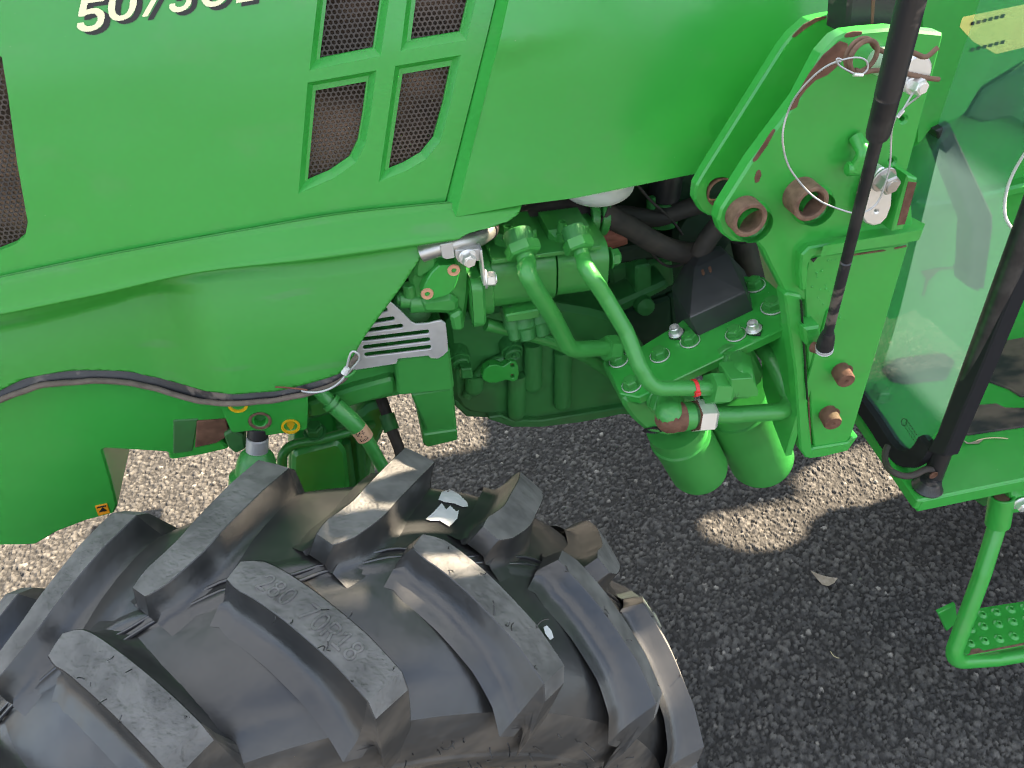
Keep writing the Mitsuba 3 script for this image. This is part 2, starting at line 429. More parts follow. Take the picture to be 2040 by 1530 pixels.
# ------------------------------------------------------------------ ground
def build_ground():
    x0, x1, y0, y1, st = -1.25, 1.65, 0.22, 1.95, 0.003
    xs, ys = np.arange(x0, x1, st), np.arange(y0, y1, st)
    X, Y = np.meshgrid(xs, ys, indexing='ij')
    g = 0.0066
    gx, gy = np.meshgrid(np.arange(x0 - g, x1 + g, g), np.arange(y0 - g, y1 + g, g), indexing='ij')
    C = np.stack([gx.ravel(), gy.ravel()], 1); C = C + rng.uniform(-0.48, 0.48, C.shape) * g
    keep = rng.random(len(C)) > 0.16
    C = C[keep]
    rad = np.where(rng.random(len(C)) < 0.2, rng.uniform(0.005, 0.0075, len(C)), rng.uniform(0.0022, 0.005, len(C))); hgt = rng.uniform(0.3, 1.0, len(C)) ** 1.3 * np.minimum(rad * 1.1, 0.006)
    tone = rng.uniform(0, 1, len(C)); tilt = rng.normal(0, 0.22, (len(C), 2))
    q = np.stack([X.ravel(), Y.ravel()], 1)
    q = q + 0.0013 * (np.stack([meshkit.noise(np.c_[q * 420, q[:, :1] * 0], 1), meshkit.noise(np.c_[q * 420, q[:, :1] * 0], 2)], 1) - 0.5) * 2
    d, i = cKDTree(C).query(q, k=3)
    Z = np.zeros(len(q)); who = i[:, 0].copy(); best = np.full(len(q), -1.0)
    for k in range(3):
        t = np.clip(1 - (d[:, k] / rad[i[:, k]]) ** 2.4, 0, None) ** 0.55
        off = q - C[i[:, k]]
        h = t * (hgt[i[:, k]] + (off * tilt[i[:, k]]).sum(1))
        who = np.where(h > best, i[:, k], who); best = np.maximum(best, h); Z = np.maximum(Z, h)
    big = meshkit.fbm(np.c_[q * 7, q[:, :1] * 0], 3, 5)
    Z = Z + (big - 0.5) * 0.006 + 0.0012 * meshkit.noise(np.c_[q * 300, q[:, :1] * 0], 9)
    edge = np.minimum.reduce([X - x0, x1 - st - X, Y - y0, y1 - st - Y]).ravel()
    Z = Z * np.clip(edge / 0.05, 0, 1) - 0.001
    up = np.clip(best / 0.004, 0, 1)[:, None]
    tn = tone[who][:, None]
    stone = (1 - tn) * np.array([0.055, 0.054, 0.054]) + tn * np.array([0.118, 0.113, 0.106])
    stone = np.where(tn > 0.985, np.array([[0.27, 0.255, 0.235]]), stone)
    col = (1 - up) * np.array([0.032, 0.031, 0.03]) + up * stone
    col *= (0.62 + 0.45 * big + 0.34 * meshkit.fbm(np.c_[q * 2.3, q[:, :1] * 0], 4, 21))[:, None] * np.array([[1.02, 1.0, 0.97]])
    n0, n1 = len(xs), len(ys)
    a, b = np.meshgrid(np.arange(n0 - 1), np.arange(n1 - 1), indexing='ij')
    F = np.stack([a * n1 + b, (a + 1) * n1 + b, (a + 1) * n1 + b + 1, a * n1 + b + 1], -1).reshape(-1, 4)
    F = np.vstack([F[:, [0, 1, 2]], F[:, [0, 2, 3]]])
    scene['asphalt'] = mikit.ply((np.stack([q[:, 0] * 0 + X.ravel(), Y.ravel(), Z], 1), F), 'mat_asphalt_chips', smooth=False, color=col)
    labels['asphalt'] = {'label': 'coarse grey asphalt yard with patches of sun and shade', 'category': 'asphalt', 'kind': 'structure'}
    xa, xb, ya, yb, R = x0, xs[-1], y0, ys[-1], 900.0
    v = np.array([[xa, ya], [xb, ya], [xb, yb], [xa, yb], [-R, -R], [R, -R], [R, R], [-R, R]])
    f = np.array([[4, 5, 1, 0], [5, 6, 2, 1], [6, 7, 3, 2], [7, 4, 0, 3]])
    scene['asphalt__outer_yard'] = mikit.ply((np.c_[v, np.full(8, -0.001)], f), 'mat_asphalt')
    labels['asphalt__outer_yard'] = {'kind': 'structure'}


build_ground()

TR = 'tractor'
labels[TR] = {'label': 'green tractor with bare black front tyre, loader bracket and open green step', 'category': 'tractor'}


def part(name, mesh, m, smooth=30, label=None, kind=None, color=None):
    return add(TR, name, mesh, m, smooth, label, kind, None, color)


# ------------------------------------------------------------------ front wheel
WC = np.array([-0.1243, 0.452, 0.41]); STEER = 0.0707
E1 = np.array([math.cos(STEER), math.sin(STEER), 0]); AX = np.array([-math.sin(STEER), math.cos(STEER), 0]); UP = np.array([0, 0, 1.0])
PIT, PH0, DL = 2 * math.pi / 17, -0.4323, 0.2626


def wp(a, w, r, c=WC):
    a, w, r = np.broadcast_arrays(np.asarray(a, float), w, r)
    return c + AX * w[..., None] + r[..., None] * (E1 * np.sin(a)[..., None] + UP * np.cos(a)[..., None])


R_TOP = lambda w: np.interp(np.abs(w), [0, 0.05, 0.1, 0.134], [0.426, 0.423, 0.416, 0.406])
LIFT = lambda w: 0.009 * (1 - np.clip(np.abs(w) / 0.138, 0, 1) ** 4)
R_BASE = lambda w: np.interp(np.abs(w), [0, 0.006, 0.02, 0.05, 0.09, 0.115, 0.135, 0.145, 0.148], [0.3905, 0.3895, 0.3875, 0.3855, 0.379, 0.370, 0.354, 0.332, 0.31]) + LIFT(w)


LUG_SEC = [(-1, -0.09, 0.027), (-1, 0.0, 0.0195), (-1, 0.05, 0.0145), (-1, 0.14, 0.0098), (-1, 0.3, 0.006), (-1, 0.6, 0.0024), (-1, 0.97, 0.0004), (-1, 1.0, -0.0006), (0, 1.01, 0), (1, 1.0, -0.0006), (1, 0.97, 0.0004), (1, 0.6, 0.0022), (1, 0.3, 0.0052), (1, 0.14, 0.0085), (1, 0.05, 0.013), (1, 0.0, 0.0175), (1, -0.09, 0.024)]
LUG_N = PchipInterpolator([-.01, 0, .02, .05, .075, .10, .132, .15], [-.04, -.012, .05, .113, .16, .205, .259, .288])
LUG_F = PchipInterpolator([-.01, 0, .005, .04, .06, .105, .132, .15], [-.06, -.02, -.003, .105, .143, .23, .279, .31])


def build_wheel(c, root):
    prof = [(0, .3905), (.004, .3905), (.006, .389), (.011, .3885), (.013, .3872), (.03, .387), (.05, .3855), (.07, .383), (.09, .379), (.105, .3745), (.115, .37), (.125, .3635), (.135, .354), (.141, .344), (.145, .332),
            (.1475, .318), (.147, .312), (.149, .310), (.1485, .304), (.1465, .302), (.144, .285), (.138, .268), (.13, .256), (.131, .252), (.126, .247), (.118, .238), (.108, .231)]
    w = np.array([-p[0] for p in prof[::-1]] + [p[0] for p in prof[1:]]); r = np.array([p[1] for p in prof[::-1]] + [p[1] for p in prof[1:]])
    r = r + LIFT(w) * (r > 0.345)
    n = 240; a = np.arange(n) * 2 * np.pi / n
    A, Wd = np.meshgrid(a, w, indexing='ij'); Rr = np.repeat(r[None], n, 0)
    # a shallow moulded wave along the centre seam
    cen = np.exp(-(Wd / 0.02) ** 2)
    Wd = Wd + cen * 0.006 * np.sin(A * 17 + 1.0)
    V = wp(A, Wd, Rr, c).reshape(-1, 3); k = len(w)
    i, j = np.meshgrid(np.arange(n), np.arange(k - 1), indexing='ij'); i2 = (i + 1) % n
    q = np.stack([i * k + j, i * k + j + 1, i2 * k + j + 1, i2 * k + j], -1).reshape(-1, 4)
    tyre = trimesh.Trimesh(V, np.vstack([q[:, [0, 1, 2]], q[:, [0, 2, 3]]]), process=False)
    tread = np.repeat((np.abs(Wd).reshape(n, k) < 0.139), 1, 1).reshape(-1)
    side = ~tread[tyre.faces].all(1)
    add(root, 'tyre', trimesh.Trimesh(tyre.vertices, tyre.faces[~side], process=False), 'rubber', 40)
    add(root, 'sidewall', trimesh.Trimesh(tyre.vertices, tyre.faces[side], process=False), 'rubber_side', 40)
    # lugs
    m = 24
    t = np.linspace(0, 1, m)

    def lug(a0, sgn):
        lw = 0.006 + 0.126 * t
        ang = a0 + (LUG_N(lw) if sgn > 0 else LUG_F(lw)); lat = -sgn * lw
        s = ang * 0.4
        tg = np.stack([np.gradient(s), np.gradient(lat)], 1); tg /= np.linalg.norm(tg, axis=1, keepdims=True)
        nr = np.stack([-tg[:, 1], tg[:, 0]], 1)
        hw = 0.0158 + 0.002 * t
        hw[0] *= 0.62; hw[1] *= 0.86
        rows = []
        drop = np.maximum(R_TOP(lat) - R_BASE(lat), 0.02)
        for off, fr, ex in LUG_SEC:
            o2 = off * (hw + ex)
            rows.append((ang + nr[:, 0] * o2 / 0.4, lat + nr[:, 1] * o2, R_BASE(lat) + drop * fr))
        # shoulder: one more run of sections down the sidewall
        def sect(da, dw, r_add, wid, last=None):
            out = []
            for (A_, L_, R_), (off, fr, ex) in zip(rows, LUG_SEC):
                out.append((A_[-1] + da, L_[-1] + sgn * -dw * max(fr, 0), R_[-1] + r_add * max(fr, 0)))
            return out
        sect_pts = []
        for i_ in range(m): sect_pts.append([(rw[0][i_], rw[1][i_], rw[2][i_]) for rw in rows])
        nose = [((A_ - DL * 0.0) + (-0.02), L_ + sgn * 0.004, R_ if fr < 0.3 else R_ * 0 + R_BASE(L_) + (R_ - R_BASE(L_)) * 0.25) for (A_, L_, R_), fr in zip(sect_pts[0], [q_[1] for q_ in LUG_SEC])]
        e1 = sect(0.012, 0.009, -0.012, 1); e2 = sect(0.03, 0.0165, -0.056, 1); e3 = sect(0.04, 0.017, -0.085, 1)
        allp = [nose] + sect_pts + [e1, e2, e3]
        P = np.array(allp); V = wp(P[..., 0], P[..., 1], P[..., 2], c).reshape(-1, 3)
        n_, k_ = P.shape[0], P.shape[1]
        i, j = np.meshgrid(np.arange(n_ - 1), np.arange(k_ - 1), indexing='ij')
        q = np.stack([i * k_ + j, i * k_ + j + 1, (i + 1) * k_ + j + 1, (i + 1) * k_ + j], -1).reshape(-1, 4)
        f = np.vstack([q[:, [0, 1, 2]], q[:, [0, 2, 3]]])
        top = ((np.arange(len(q)) % (k_ - 1) >= 7) & (np.arange(len(q)) % (k_ - 1) <= 8) & (np.arange(len(q)) // (k_ - 1) >= 1) & (np.arange(len(q)) // (k_ - 1) <= n_ - 4))
        sh = (np.arange(len(q)) // (k_ - 1) >= n_ - 4) & ~top
        top, sh = np.tile(top, 2), np.tile(sh, 2)
        return V, f, top, sh
    for kk in range(17):
        for sgn, off in ((1, 0.0), (-1, -0.496 * PIT)):
            a0 = PH0 + PIT * kk + off
            V, f, top, sh = lug(a0, sgn)
            key = add(root, 'lug', trimesh.Trimesh(V, f[~top & ~sh], process=False), 'rubber', 60)
            b = key.split('__')[-1]
            scene[root + '__' + b.replace('lug', 'lug_face')] = mikit.ply(trimesh.Trimesh(V, f[top], process=False), 'mat_rubber_top', smooth=28)
            scene[root + '__' + b.replace('lug', 'lug_shoulder')] = mikit.ply(trimesh.Trimesh(V, f[sh], process=False), 'mat_rubber_side', smooth=28)
    # two moulding seams that dip from lug nose to lug nose along the crown
    for off, ph_ in ((0.0025, 0.0), (-0.0065, 0.25)):
        aa = np.linspace(0, 2 * np.pi, 17 * 14 + 1)
        ww = off + 0.0055 * np.cos(17 * (aa - PH0) + 0.9 + ph_) + 0.0022 * np.cos(34 * (aa - PH0) + 0.4)
        P = wp(aa, ww, 0.3986 + 0 * aa, c)
        add(root, 'moulding_seam', sweep(P, circ(0.0017, 8), caps=False), 'seam_rubber', True)
    # rim
    rp = [(-0.112, .243), (-0.126, .2535), (-0.133, .2525), (-0.134, .247), (-0.122, .238), (-0.1, .222), (-0.06, .2), (-0.02, .195), (0.02, .19), (0.02, .06), (0.0, .055), (0.0, 0)]
    add(root, 'rim', lathe(rp, c, AX, 64), 'yellow_paint', 30, 'yellow wheel rim')


FW = TR + '__front_wheel'
build_wheel(WC, FW)


def lug_pt(i, t, side, dr=0.0):
    """A point on the top face of near lug i: t along it, side across it (-1..1)."""
    a = PH0 + PIT * i + float(LUG_N(0.006 + 0.126 * t)); l = -0.006 - 0.126 * t
    e = 1e-3; t2 = t + e
    a2 = PH0 + PIT * i + float(LUG_N(0.006 + 0.126 * t2)); l2 = -0.006 - 0.126 * t2
    g = unit(np.array([(a2 - a) * 0.4, l2 - l])); hw = 0.0158 + 0.002 * t
    return wp(a - g[1] * side * hw / 0.4, l + g[0] * side * hw, R_TOP(l) + dr), g


# raised size lettering on the second near lug, whiskers of moulding rubber, the torn label on the carcass
def lug_text(txt, i, t0, t1, hgt):
    m = meshkit.text_mesh(txt, 1.0, 0.1)
    v = m.vertices; Lx = v[:, 0].max()
    tt = t0 + (t1 - t0) * v[:, 0] / Lx; sd = (v[:, 1] - 0.5) * hgt
    P = []
    for a, s, z in zip(tt, sd, v[:, 2]):
        p, _ = lug_pt(i, float(a), float(s), 0.0002 + 0.011 * z)
        P.append(p)
    return trimesh.Trimesh(np.array(P), m.faces, process=False)


add(FW, 'size_lettering', join(lug_text('280', 1, 0.13, 0.34, 0.95), lug_text('70R18', 1, 0.42, 0.8, 0.95)), 'rubber_top', False, 'raised size lettering on the lug')


def whiskers():
    ms = []
    def one(p, d, L):
        q = [p, p + d * L * 0.5 + rng.normal(0, L * 0.1, 3), p + d * L + rng.normal(0, L * 0.25, 3)]
        ms.append(tube(spline(q, 5), 0.0005, 4))
    for i in range(0, 6):
        for _ in range(9):
            t, s = rng.uniform(0.05, 1), rng.choice([-1, 1]) * rng.uniform(0.6, 1)
            p, _g = lug_pt(i, t, s)
            one(p, unit(rng.normal(0, 1, 3) + np.array([0, -0.4, 0.9])), rng.uniform(0.004, 0.011))
    for _ in range(130):
        a = rng.uniform(-0.8, 1.5); w = -rng.uniform(0.139, 0.149); r = rng.uniform(0.28, 0.345)
        p = wp(a, w, r); one(p, unit(-AX * 0.7 + rng.normal(0, 0.6, 3)), rng.uniform(0.005, 0.014))
    return join(*ms)


add(FW, 'moulding_whiskers', whiskers(), 'rubber', True, None, 'stuff')


def on_carcass(px, py, lift):
    lo, hi = 0.2, 2.0
    d = ray(px, py)
    for s in np.linspace(0.3, 1.6, 2600):
        p = EYE + d * s; q = p - WC; w = q @ AX; r = math.hypot(q @ E1, q[2])
        if abs(w) < 0.15 and r < R_BASE(w) + lift: return p
    return p


def carcass_patch(pts, lift=0.002):
    c = np.mean(pts, 0); poly = Polygon(pts)
    v, f = trimesh.creation.triangulate_polygon(poly, engine='earcut')
    m = trimesh.Trimesh(np.c_[v, np.zeros(len(v))], f, process=False).subdivide().subdivide()
    return trimesh.Trimesh(np.array([on_carcass(a, b, lift) for a, b, _ in m.vertices]), m.faces, process=False)


add(FW, 'torn_sticker', join(
    carcass_patch([(873, 996), (880, 980), (896, 975), (914, 984), (930, 1000), (933, 1009), (922, 1010), (905, 1003), (884, 1000), (874, 992)]),
    carcass_patch([(848, 1034), (862, 1022), (880, 1002), (889, 1015), (897, 1007), (909, 1019), (914, 1016), (911, 1033), (895, 1049), (876, 1037), (860, 1038)])),
    'paper', False, 'torn remains of a white paper sticker')
add(FW, 'paint_smear', carcass_patch([(1083, 1249), (1090, 1246), (1099, 1257), (1103, 1270), (1096, 1275), (1086, 1262)], 0.006), 'paper', False)

# ------------------------------------------------------------------ hood
HY = 0.705
f_hood = lambda x, z: HY + 0.10 * (z - 0.98) + 0.10 * np.clip(z - 1.12, 0, None) ** 2 * 4
f_hoodR = lambda x, z: f_hood(x, z) - 0.017


def psurf(pts, f):
    return [(lambda q: (q[0], q[2]))(ats(a, b, f)) for a, b in pts]


SEAM = [(-160, 602), (0, 568), (254, 516), (512, 470), (698, 440), (875, 421)]
V1 = [(652, -10), (637, 117), (743, 96), (757, 0), (764, -60), (658, -60)]
V2 = [(828, 0), (818, 80), (916, 64), (931, 0), (945, -60), (836, -60)]
V3 = [(629, 180), (730, 162), (723, 220), (713, 279), (696, 314), (657, 341), (613, 360)]
V4 = [(802, 147), (897, 131), (882, 206), (863, 275), (838, 306), (804, 326), (774, 338)]
VL = [(-90, 60), (-12, 120), (0, 190), (18, 320), (40, 440), (36, 462), (20, 476), (-90, 520)]
HOOD = TR + '__hood'


def recess(pts, d):
    return Polygon(psurf(pts, f_hood)).buffer(d, join_style=2)


def build_hood():
    left = Polygon(psurf(SEAM + [(882, 421), (975, 50), (1003, -70)], f_hood) + [(0.2, 1.262), (-0.75, 1.262)])
    wide = left
    for v in (V1, V2, V3, V4): wide = wide.difference(recess(v, 0.0075))
    wide = wide.difference(recess(VL, 0.006))
    add(HOOD, 'side_panel', skin(wide, f_hood, 0.0075, 0.02), 'green_paint', 25)
    inner = Polygon(pxz([(590, 390), (770, 365), (905, 330), (975, -60), (640, -60)], HY + 0.01))
    for v in (V1, V2, V3, V4): inner = inner.difference(Polygon(psurf(v, lambda x, z: f_hood(x, z) + 0.0075)))
    add(HOOD, 'vent_surround', skin(inner, lambda x, z: f_hood(x, z) + 0.0072, 0.004, 0.02), 'green_paint', 25)
    # chamfered lips that run from the skin down to the recessed surround
    def lip(pts):
        o = np.array(recess(pts, 0.0075).exterior.coords)[:-1]; i = np.array(recess(pts, 0.0018).exterior.coords)[:-1]
        if len(o) != len(i): return None
        i = np.roll(i, -int(np.argmin(((i - o[0]) ** 2).sum(1))), 0)
        k = len(o); V = np.vstack([np.c_[o[:, 0], f_hood(o[:, 0], o[:, 1]) + 0.0004, o[:, 1]], np.c_[i[:, 0], f_hood(i[:, 0], i[:, 1]) + 0.0078, i[:, 1]]])
        a = np.arange(k); b = (a + 1) % k
        return trimesh.Trimesh(V, np.vstack([np.stack([a, b, a + k], 1), np.stack([b, b + k, a + k], 1)]), process=False)
    for v in (V1, V2, V3, V4):
        m = lip(v)
        if m is not None: add(HOOD, 'vent_lip', m, 'green_paint', False)
    # perforated screens: hexagonal holes
    def screen(pts, pitch=0.0046):
        P = np.array(pts, float); (x0, z0), (x1, z1) = P.min(0) - 0.004, P.max(0) + 0.004
        cx, cz = [], []
        for row, z in enumerate(np.arange(z0, z1, pitch * 0.866)):
            xs = np.arange(x0, x1, pitch) + (row % 2) * pitch / 2
            cx += list(xs); cz += [z] * len(xs)
        C = np.stack([cx, cz], 1)
        reg = Polygon(pts).buffer(0.0045)
        import shapely
        C = C[shapely.contains_xy(reg, C[:, 0], C[:, 1])]
        a = np.arange(6) * np.pi / 3 + np.pi / 6
        h = np.stack([np.cos(a), np.sin(a)], 1)
        o, i = C[:, None] + h * pitch / math.sqrt(3) * 1.0, C[:, None] + h * pitch * 0.41
        n = len(C)
        def lift(q, d): return np.c_[q[..., 0].ravel(), f_hood(q[..., 0].ravel(), q[..., 1].ravel()) + d, q[..., 1].ravel()]
        V = np.vstack([lift(o, 0.0125), lift(i, 0.0125), lift(i, 0.0137)])
        k = np.arange(n)[:, None] * 6; A = (k + np.arange(6)).ravel(); B = (k + (np.arange(6) + 1) % 6).ravel(); M_ = n * 6
        return trimesh.Trimesh(V, np.vstack([np.stack([A, B, A + M_], 1), np.stack([B, B + M_, A + M_], 1), np.stack([A + M_, B + M_, A + 2 * M_], 1), np.stack([B + M_, B + 2 * M_, A + 2 * M_], 1)]), process=False)
    fs = lambda x, z: f_hood(x, z) + 0.012
    for v in (V1, V2, V3, V4, VL):
        add(HOOD, 'mesh_screen', screen(psurf(v, fs)), 'screen', False, 'dark perforated mesh vent')
    for q in (((590, 380), (930, 345), (990, -60), (610, -60)), ((-90, 540), (60, 500), (30, 60), (-90, 30))):
        add(HOOD, 'radiator_core', plate(list(q), HY + 0.05, 0.01), 'dust_core', False, 'dusty brown core behind the vents')
    # slanting pillar step and the right panel, which stands prouder
    A0, A1 = ats(975, 50, f_hood), ats(882, 423, f_hood); A2 = A0 + (A0 - A1) * 0.32
    B0, B1 = ats(1003, 40, f_hoodR), ats(908, 432, f_hoodR); B2 = B0 + (B0 - B1) * 0.32
    n = 14; s = np.linspace(0, 1, n)[:, None]
    L, Rr = A2 + (A1 - A2) * s, B2 + (B1 - B2) * s
    L[:, 1] = f_hood(L[:, 0], L[:, 2]) + 0.004; Rr[:, 1] = f_hoodR(Rr[:, 0], Rr[:, 2])
    Mid = L * 0.2 + Rr * 0.8; Mid[:, 1] = Rr[:, 1] + 0.0035
    V = np.vstack([L, Mid, Rr]); a = np.arange(n - 1)
    q = np.vstack([np.stack([a + k * n, a + (k + 1) * n, a + (k + 1) * n + 1, a + k * n + 1], 1) for k in (0, 1)])
    add(HOOD, 'pillar_step', (V, q), 'green_paint', 20)
    rp = psurf([(908, 432), (1040, 408), (1150, 394), (1400, 344), (1720, 270)], f_hoodR)
    right = Polygon([tuple(B2[[0, 2]])] + [tuple(B1[[0, 2]])] + rp[1:] + [(rp[-1][0] + 0.02, 1.262)])
    # moulded crease that fades out backwards
    c0, c1 = ats(985, 117, f_hoodR), ats(1185, 73, f_hoodR)
    sl = (c1[2] - c0[2]) / (c1[0] - c0[0])
    def f_right(x, z):
        t = np.clip((x - c0[0]) / (c1[0] - c0[0]), 0, 1)
        d = z - (c0[2] + sl * (x - c0[0]))
        return f_hoodR(x, z) - 0.0035 * (1 - t) * np.clip((d + 0.001) / 0.004, 0, 1) * np.clip(1 - (d - 0.01) / 0.05, 0, 1) + 0.0022 * np.sin(x * 9 + z * 14) * np.sin(z * 21 + 1)
    add(HOOD, 'rear_side_panel', skin(right, f_right, 0.004, 0.009), 'green_paint', 40)
    # top and far side, out of the picture
    prof = [(0.742, 1.26), (0.765, 1.285), (0.82, 1.30), (1.2, 1.30), (1.28, 1.285), (1.31, 1.25), (1.335, 0.98), (1.33, 0.98), (1.30, 1.245), (1.2, 1.292), (0.82, 1.292), (0.76, 1.272), (0.746, 1.25)]
    xs = np.array([-0.78, 0.52]); k = len(prof); P = np.array(prof)
    V = np.vstack([np.c_[np.full(k, x), P] for x in xs]); a = np.arange(k); b = (a + 1) % k
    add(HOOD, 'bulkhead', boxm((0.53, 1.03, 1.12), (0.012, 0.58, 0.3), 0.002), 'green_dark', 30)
    add(HOOD, 'top_panel', (V, np.stack([a, b, b + k, a + k], 1)), 'green_paint', 40)


build_hood()


# model number lettering: white to yellow on black shadow
def decal():
    def put(txt, x0, y0, x1, y1, h, dep, shift=(0, 0), grow=0.0):
        m = meshkit.text_mesh(txt, 1.0, 0.1, bold=True); v = m.vertices
        Lx = v[:, 0].max()
        p0, p1 = ats(x0, y0, f_hood), ats(x1, y1, f_hood)
        e = unit((p1 - p0) * [1, 0, 1]); ww = np.linalg.norm((p1 - p0)[[0, 2]])
        X = p0[0] + e[0] * v[:, 0] / Lx * ww - e[2] * 0 + shift[0] + 0.4 * h * v[:, 1]
        Z = p0[2] + e[2] * v[:, 0] / Lx * ww + v[:, 1] * h + shift[1]
        return trimesh.Trimesh(np.c_[X, f_hood(X, Z) - dep - 0.004 * v[:, 2], Z], m.faces, process=False)
    fr = [('5', 143, 64, 208, 55, 0.0225), ('0', 206, 43, 270, 33, 0.0215), ('7', 272, 33, 322, 26, 0.0215), ('5', 328, 25, 381, 17, 0.0215), ('G', 392, 15, 452, 6, 0.0215), ('L', 464, 5, 506, -2, 0.0215)]
    add(HOOD, 'number_shadow', join(*[put(t, a + 0, b, c, d, h, 0.0004, (0.0035, -0.0028)) for t, a, b, c, d, h in fr]), 'black_print', False, 'black drop shadow of the model number')
    add(HOOD, 'model_number', join(*[put(t, a, b, c, d, h, 0.001) for t, a, b, c, d, h in fr]), 'cream_print', False, 'cream and yellow model number reading 5075GL')


decal()

# ------------------------------------------------------------------ side cowl with its crease, rubber edge and the front frame
sx = np.array([at(a, b, 0.69)[[0, 2]] for a, b in SEAM + [(1060, 404)]]); ZS = PchipInterpolator(sx[:, 0], sx[:, 1])
cx = np.array([at(a, b, 0.685)[[0, 2]] for a, b in [(-160, 650), (0, 623), (186, 586), (419, 535), (652, 512), (885, 478), (1060, 452)]]); ZC = PchipInterpolator(cx[:, 0], cx[:, 1])
CP = PchipInterpolator([-1, 0, .25, .8, 1.2, 1.7, 4, 8], [0.703, 0.7, 0.692, 0.673, 0.690, 0.684, 0.668, 0.656])
XF = at(385, 650, 0.68)[0]


def f_cowl(x, z):
    x, z = np.asarray(x, float), np.asarray(z, float)
    zs = ZS(np.clip(x, sx[0, 0], sx[-1, 0])); tc = np.maximum(zs - ZC(np.clip(x, cx[0, 0], cx[-1, 0])), 0.02)
    t = np.clip((zs - z) / tc, -1, 8)
    y = CP(t)
    k = np.clip((t - 0.9) / 1.2, 0, 1); s = np.clip((XF + 0.03 - x) / 0.09, 0, 1); s = s * s * (3 - 2 * s)
    s2 = np.clip((XF - 0.02 - x) / 0.25, 0, 1)
    return y + 0.04 * k * s - 0.036 * k * s2


COWL_LOW = [(1040, 408), (1034, 424), (1012, 441), (980, 453), (930, 467), (884, 482), (846, 503), (822, 538), (800, 571), (762, 622), (722, 678), (704, 710), (690, 734), (672, 746), (640, 757), (600, 768), (560, 778), (500, 783), (440, 783), (400, 777), (350, 762), (300, 750), (260, 741), (200, 738), (130, 740), (60, 752), (0, 778), (-60, 808), (-160, 850)]
COWL = TR + '__side_cowl'


def cowl_sheet():
    lo = np.array([ats(a, b, f_cowl)[[0, 2]] for a, b in COWL_LOW])[::-1]
    lo = lo[np.concatenate([[True], np.diff(np.maximum.accumulate(lo[:, 0])) > 1e-5])]
    low = PchipInterpolator(lo[:, 0], lo[:, 1])
    xs = np.unique(np.concatenate([np.linspace(lo[0, 0], lo[-1, 0], 170), lo[:, 0]]))
    tt = np.unique(np.concatenate([np.linspace(0, 0.7, 8), np.linspace(0.7, 1.9, 34), np.linspace(1.9, 8, 46)])) - 0.08
    rows = []
    for x in xs:
        zs = float(ZS(np.clip(x, sx[0, 0], sx[-1, 0]))); tc = max(zs - float(ZC(np.clip(x, cx[0, 0], cx[-1, 0]))), 0.02)
        z = np.maximum(zs - tt * tc, float(low(x))); z[-1] = float(low(x))
        rows.append(np.c_[np.full(len(z), x), f_cowl(np.full(len(z), x), z), z])
    P = np.array(rows); n0, n1 = P.shape[:2]
    a, b = np.meshgrid(np.arange(n0 - 1), np.arange(n1 - 1), indexing='ij')
    q = np.stack([a * n1 + b, a * n1 + b + 1, (a + 1) * n1 + b + 1, (a + 1) * n1 + b], -1).reshape(-1, 4)
    V = P.reshape(-1, 3); back = V + [0, 0.004, 0]; m_ = n0 * n1
    rim = np.concatenate([np.arange(n0) * n1 + n1 - 1]); rr_ = np.stack([rim[:-1], rim[1:], rim[1:] + m_, rim[:-1] + m_], 1)
    f = np.vstack([q, q[:, ::-1] + m_, rr_[:, ::-1]])
    m = tm((np.vstack([V, back]), f)); m.merge_vertices(digits_vertex=6); m.update_faces(m.nondegenerate_faces())
    return m


add(COWL, 'cowl_panel', cowl_sheet(), 'green_plastic', 50)
# rubber edge: dark band and its worn brown bead
low = [ats(a, b, f_cowl) for a, b in COWL_LOW[12:]]
path = spline(low, 90)
band = sweep(path + np.array([0, 0.004, -0.007]), np.array([(-0.002, -0.010), (0.002, -0.010), (0.003, 0.006), (-0.003, 0.006)]) @ np.array([[1, 0], [0, 1.0]]), hint=[0, 0, 1])
bead_px = [(712, 706), (700, 722), (690, 746), (670, 760), (640, 772), (600, 783), (560, 791), (520, 796), (480, 800), (440, 800), (400, 796), (360, 786), (320, 774), (260, 760), (200, 755), (140, 756), (90, 764), (40, 777), (0, 792), (-60, 822), (-160, 870)]
bead = spline([ats(a, b, lambda x, z: f_cowl(x, z) - 0.001) for a, b in bead_px], 110)
bead[:, 1] -= 0.002; bead[:, 2] -= 0.0012


def ribbon(pa, pb, th=0.003):
    n = len(pa); V = np.vstack([pa, pb, pb + [0, th, 0], pa + [0, th, 0]]); a = np.arange(n - 1)
    q = np.vstack([np.stack([a + k * n, a + ((k + 1) % 4) * n, a + ((k + 1) % 4) * n + 1, a + k * n + 1], 1) for k in range(4)])
    return tm((V, q))


pa = spline([ats(a, b - 3, f_cowl) + [0, 0.0045, 0] for a, b in COWL_LOW[12:]], 110); pb = spline([ats(a, b + 2, f_cowl) + [0, 0.001, 0] for a, b in bead_px], 110)
add(COWL, 'rubber_edge', ribbon(pa, pb), 'black_worn', 40, 'black rubber edge strip')
add(COWL, 'edge_bead', sweep(wobble(bead, 0.0012, 60), circ(0.0031, 10)), 'trim_worn', True, 'worn brown bead of the rubber edge')

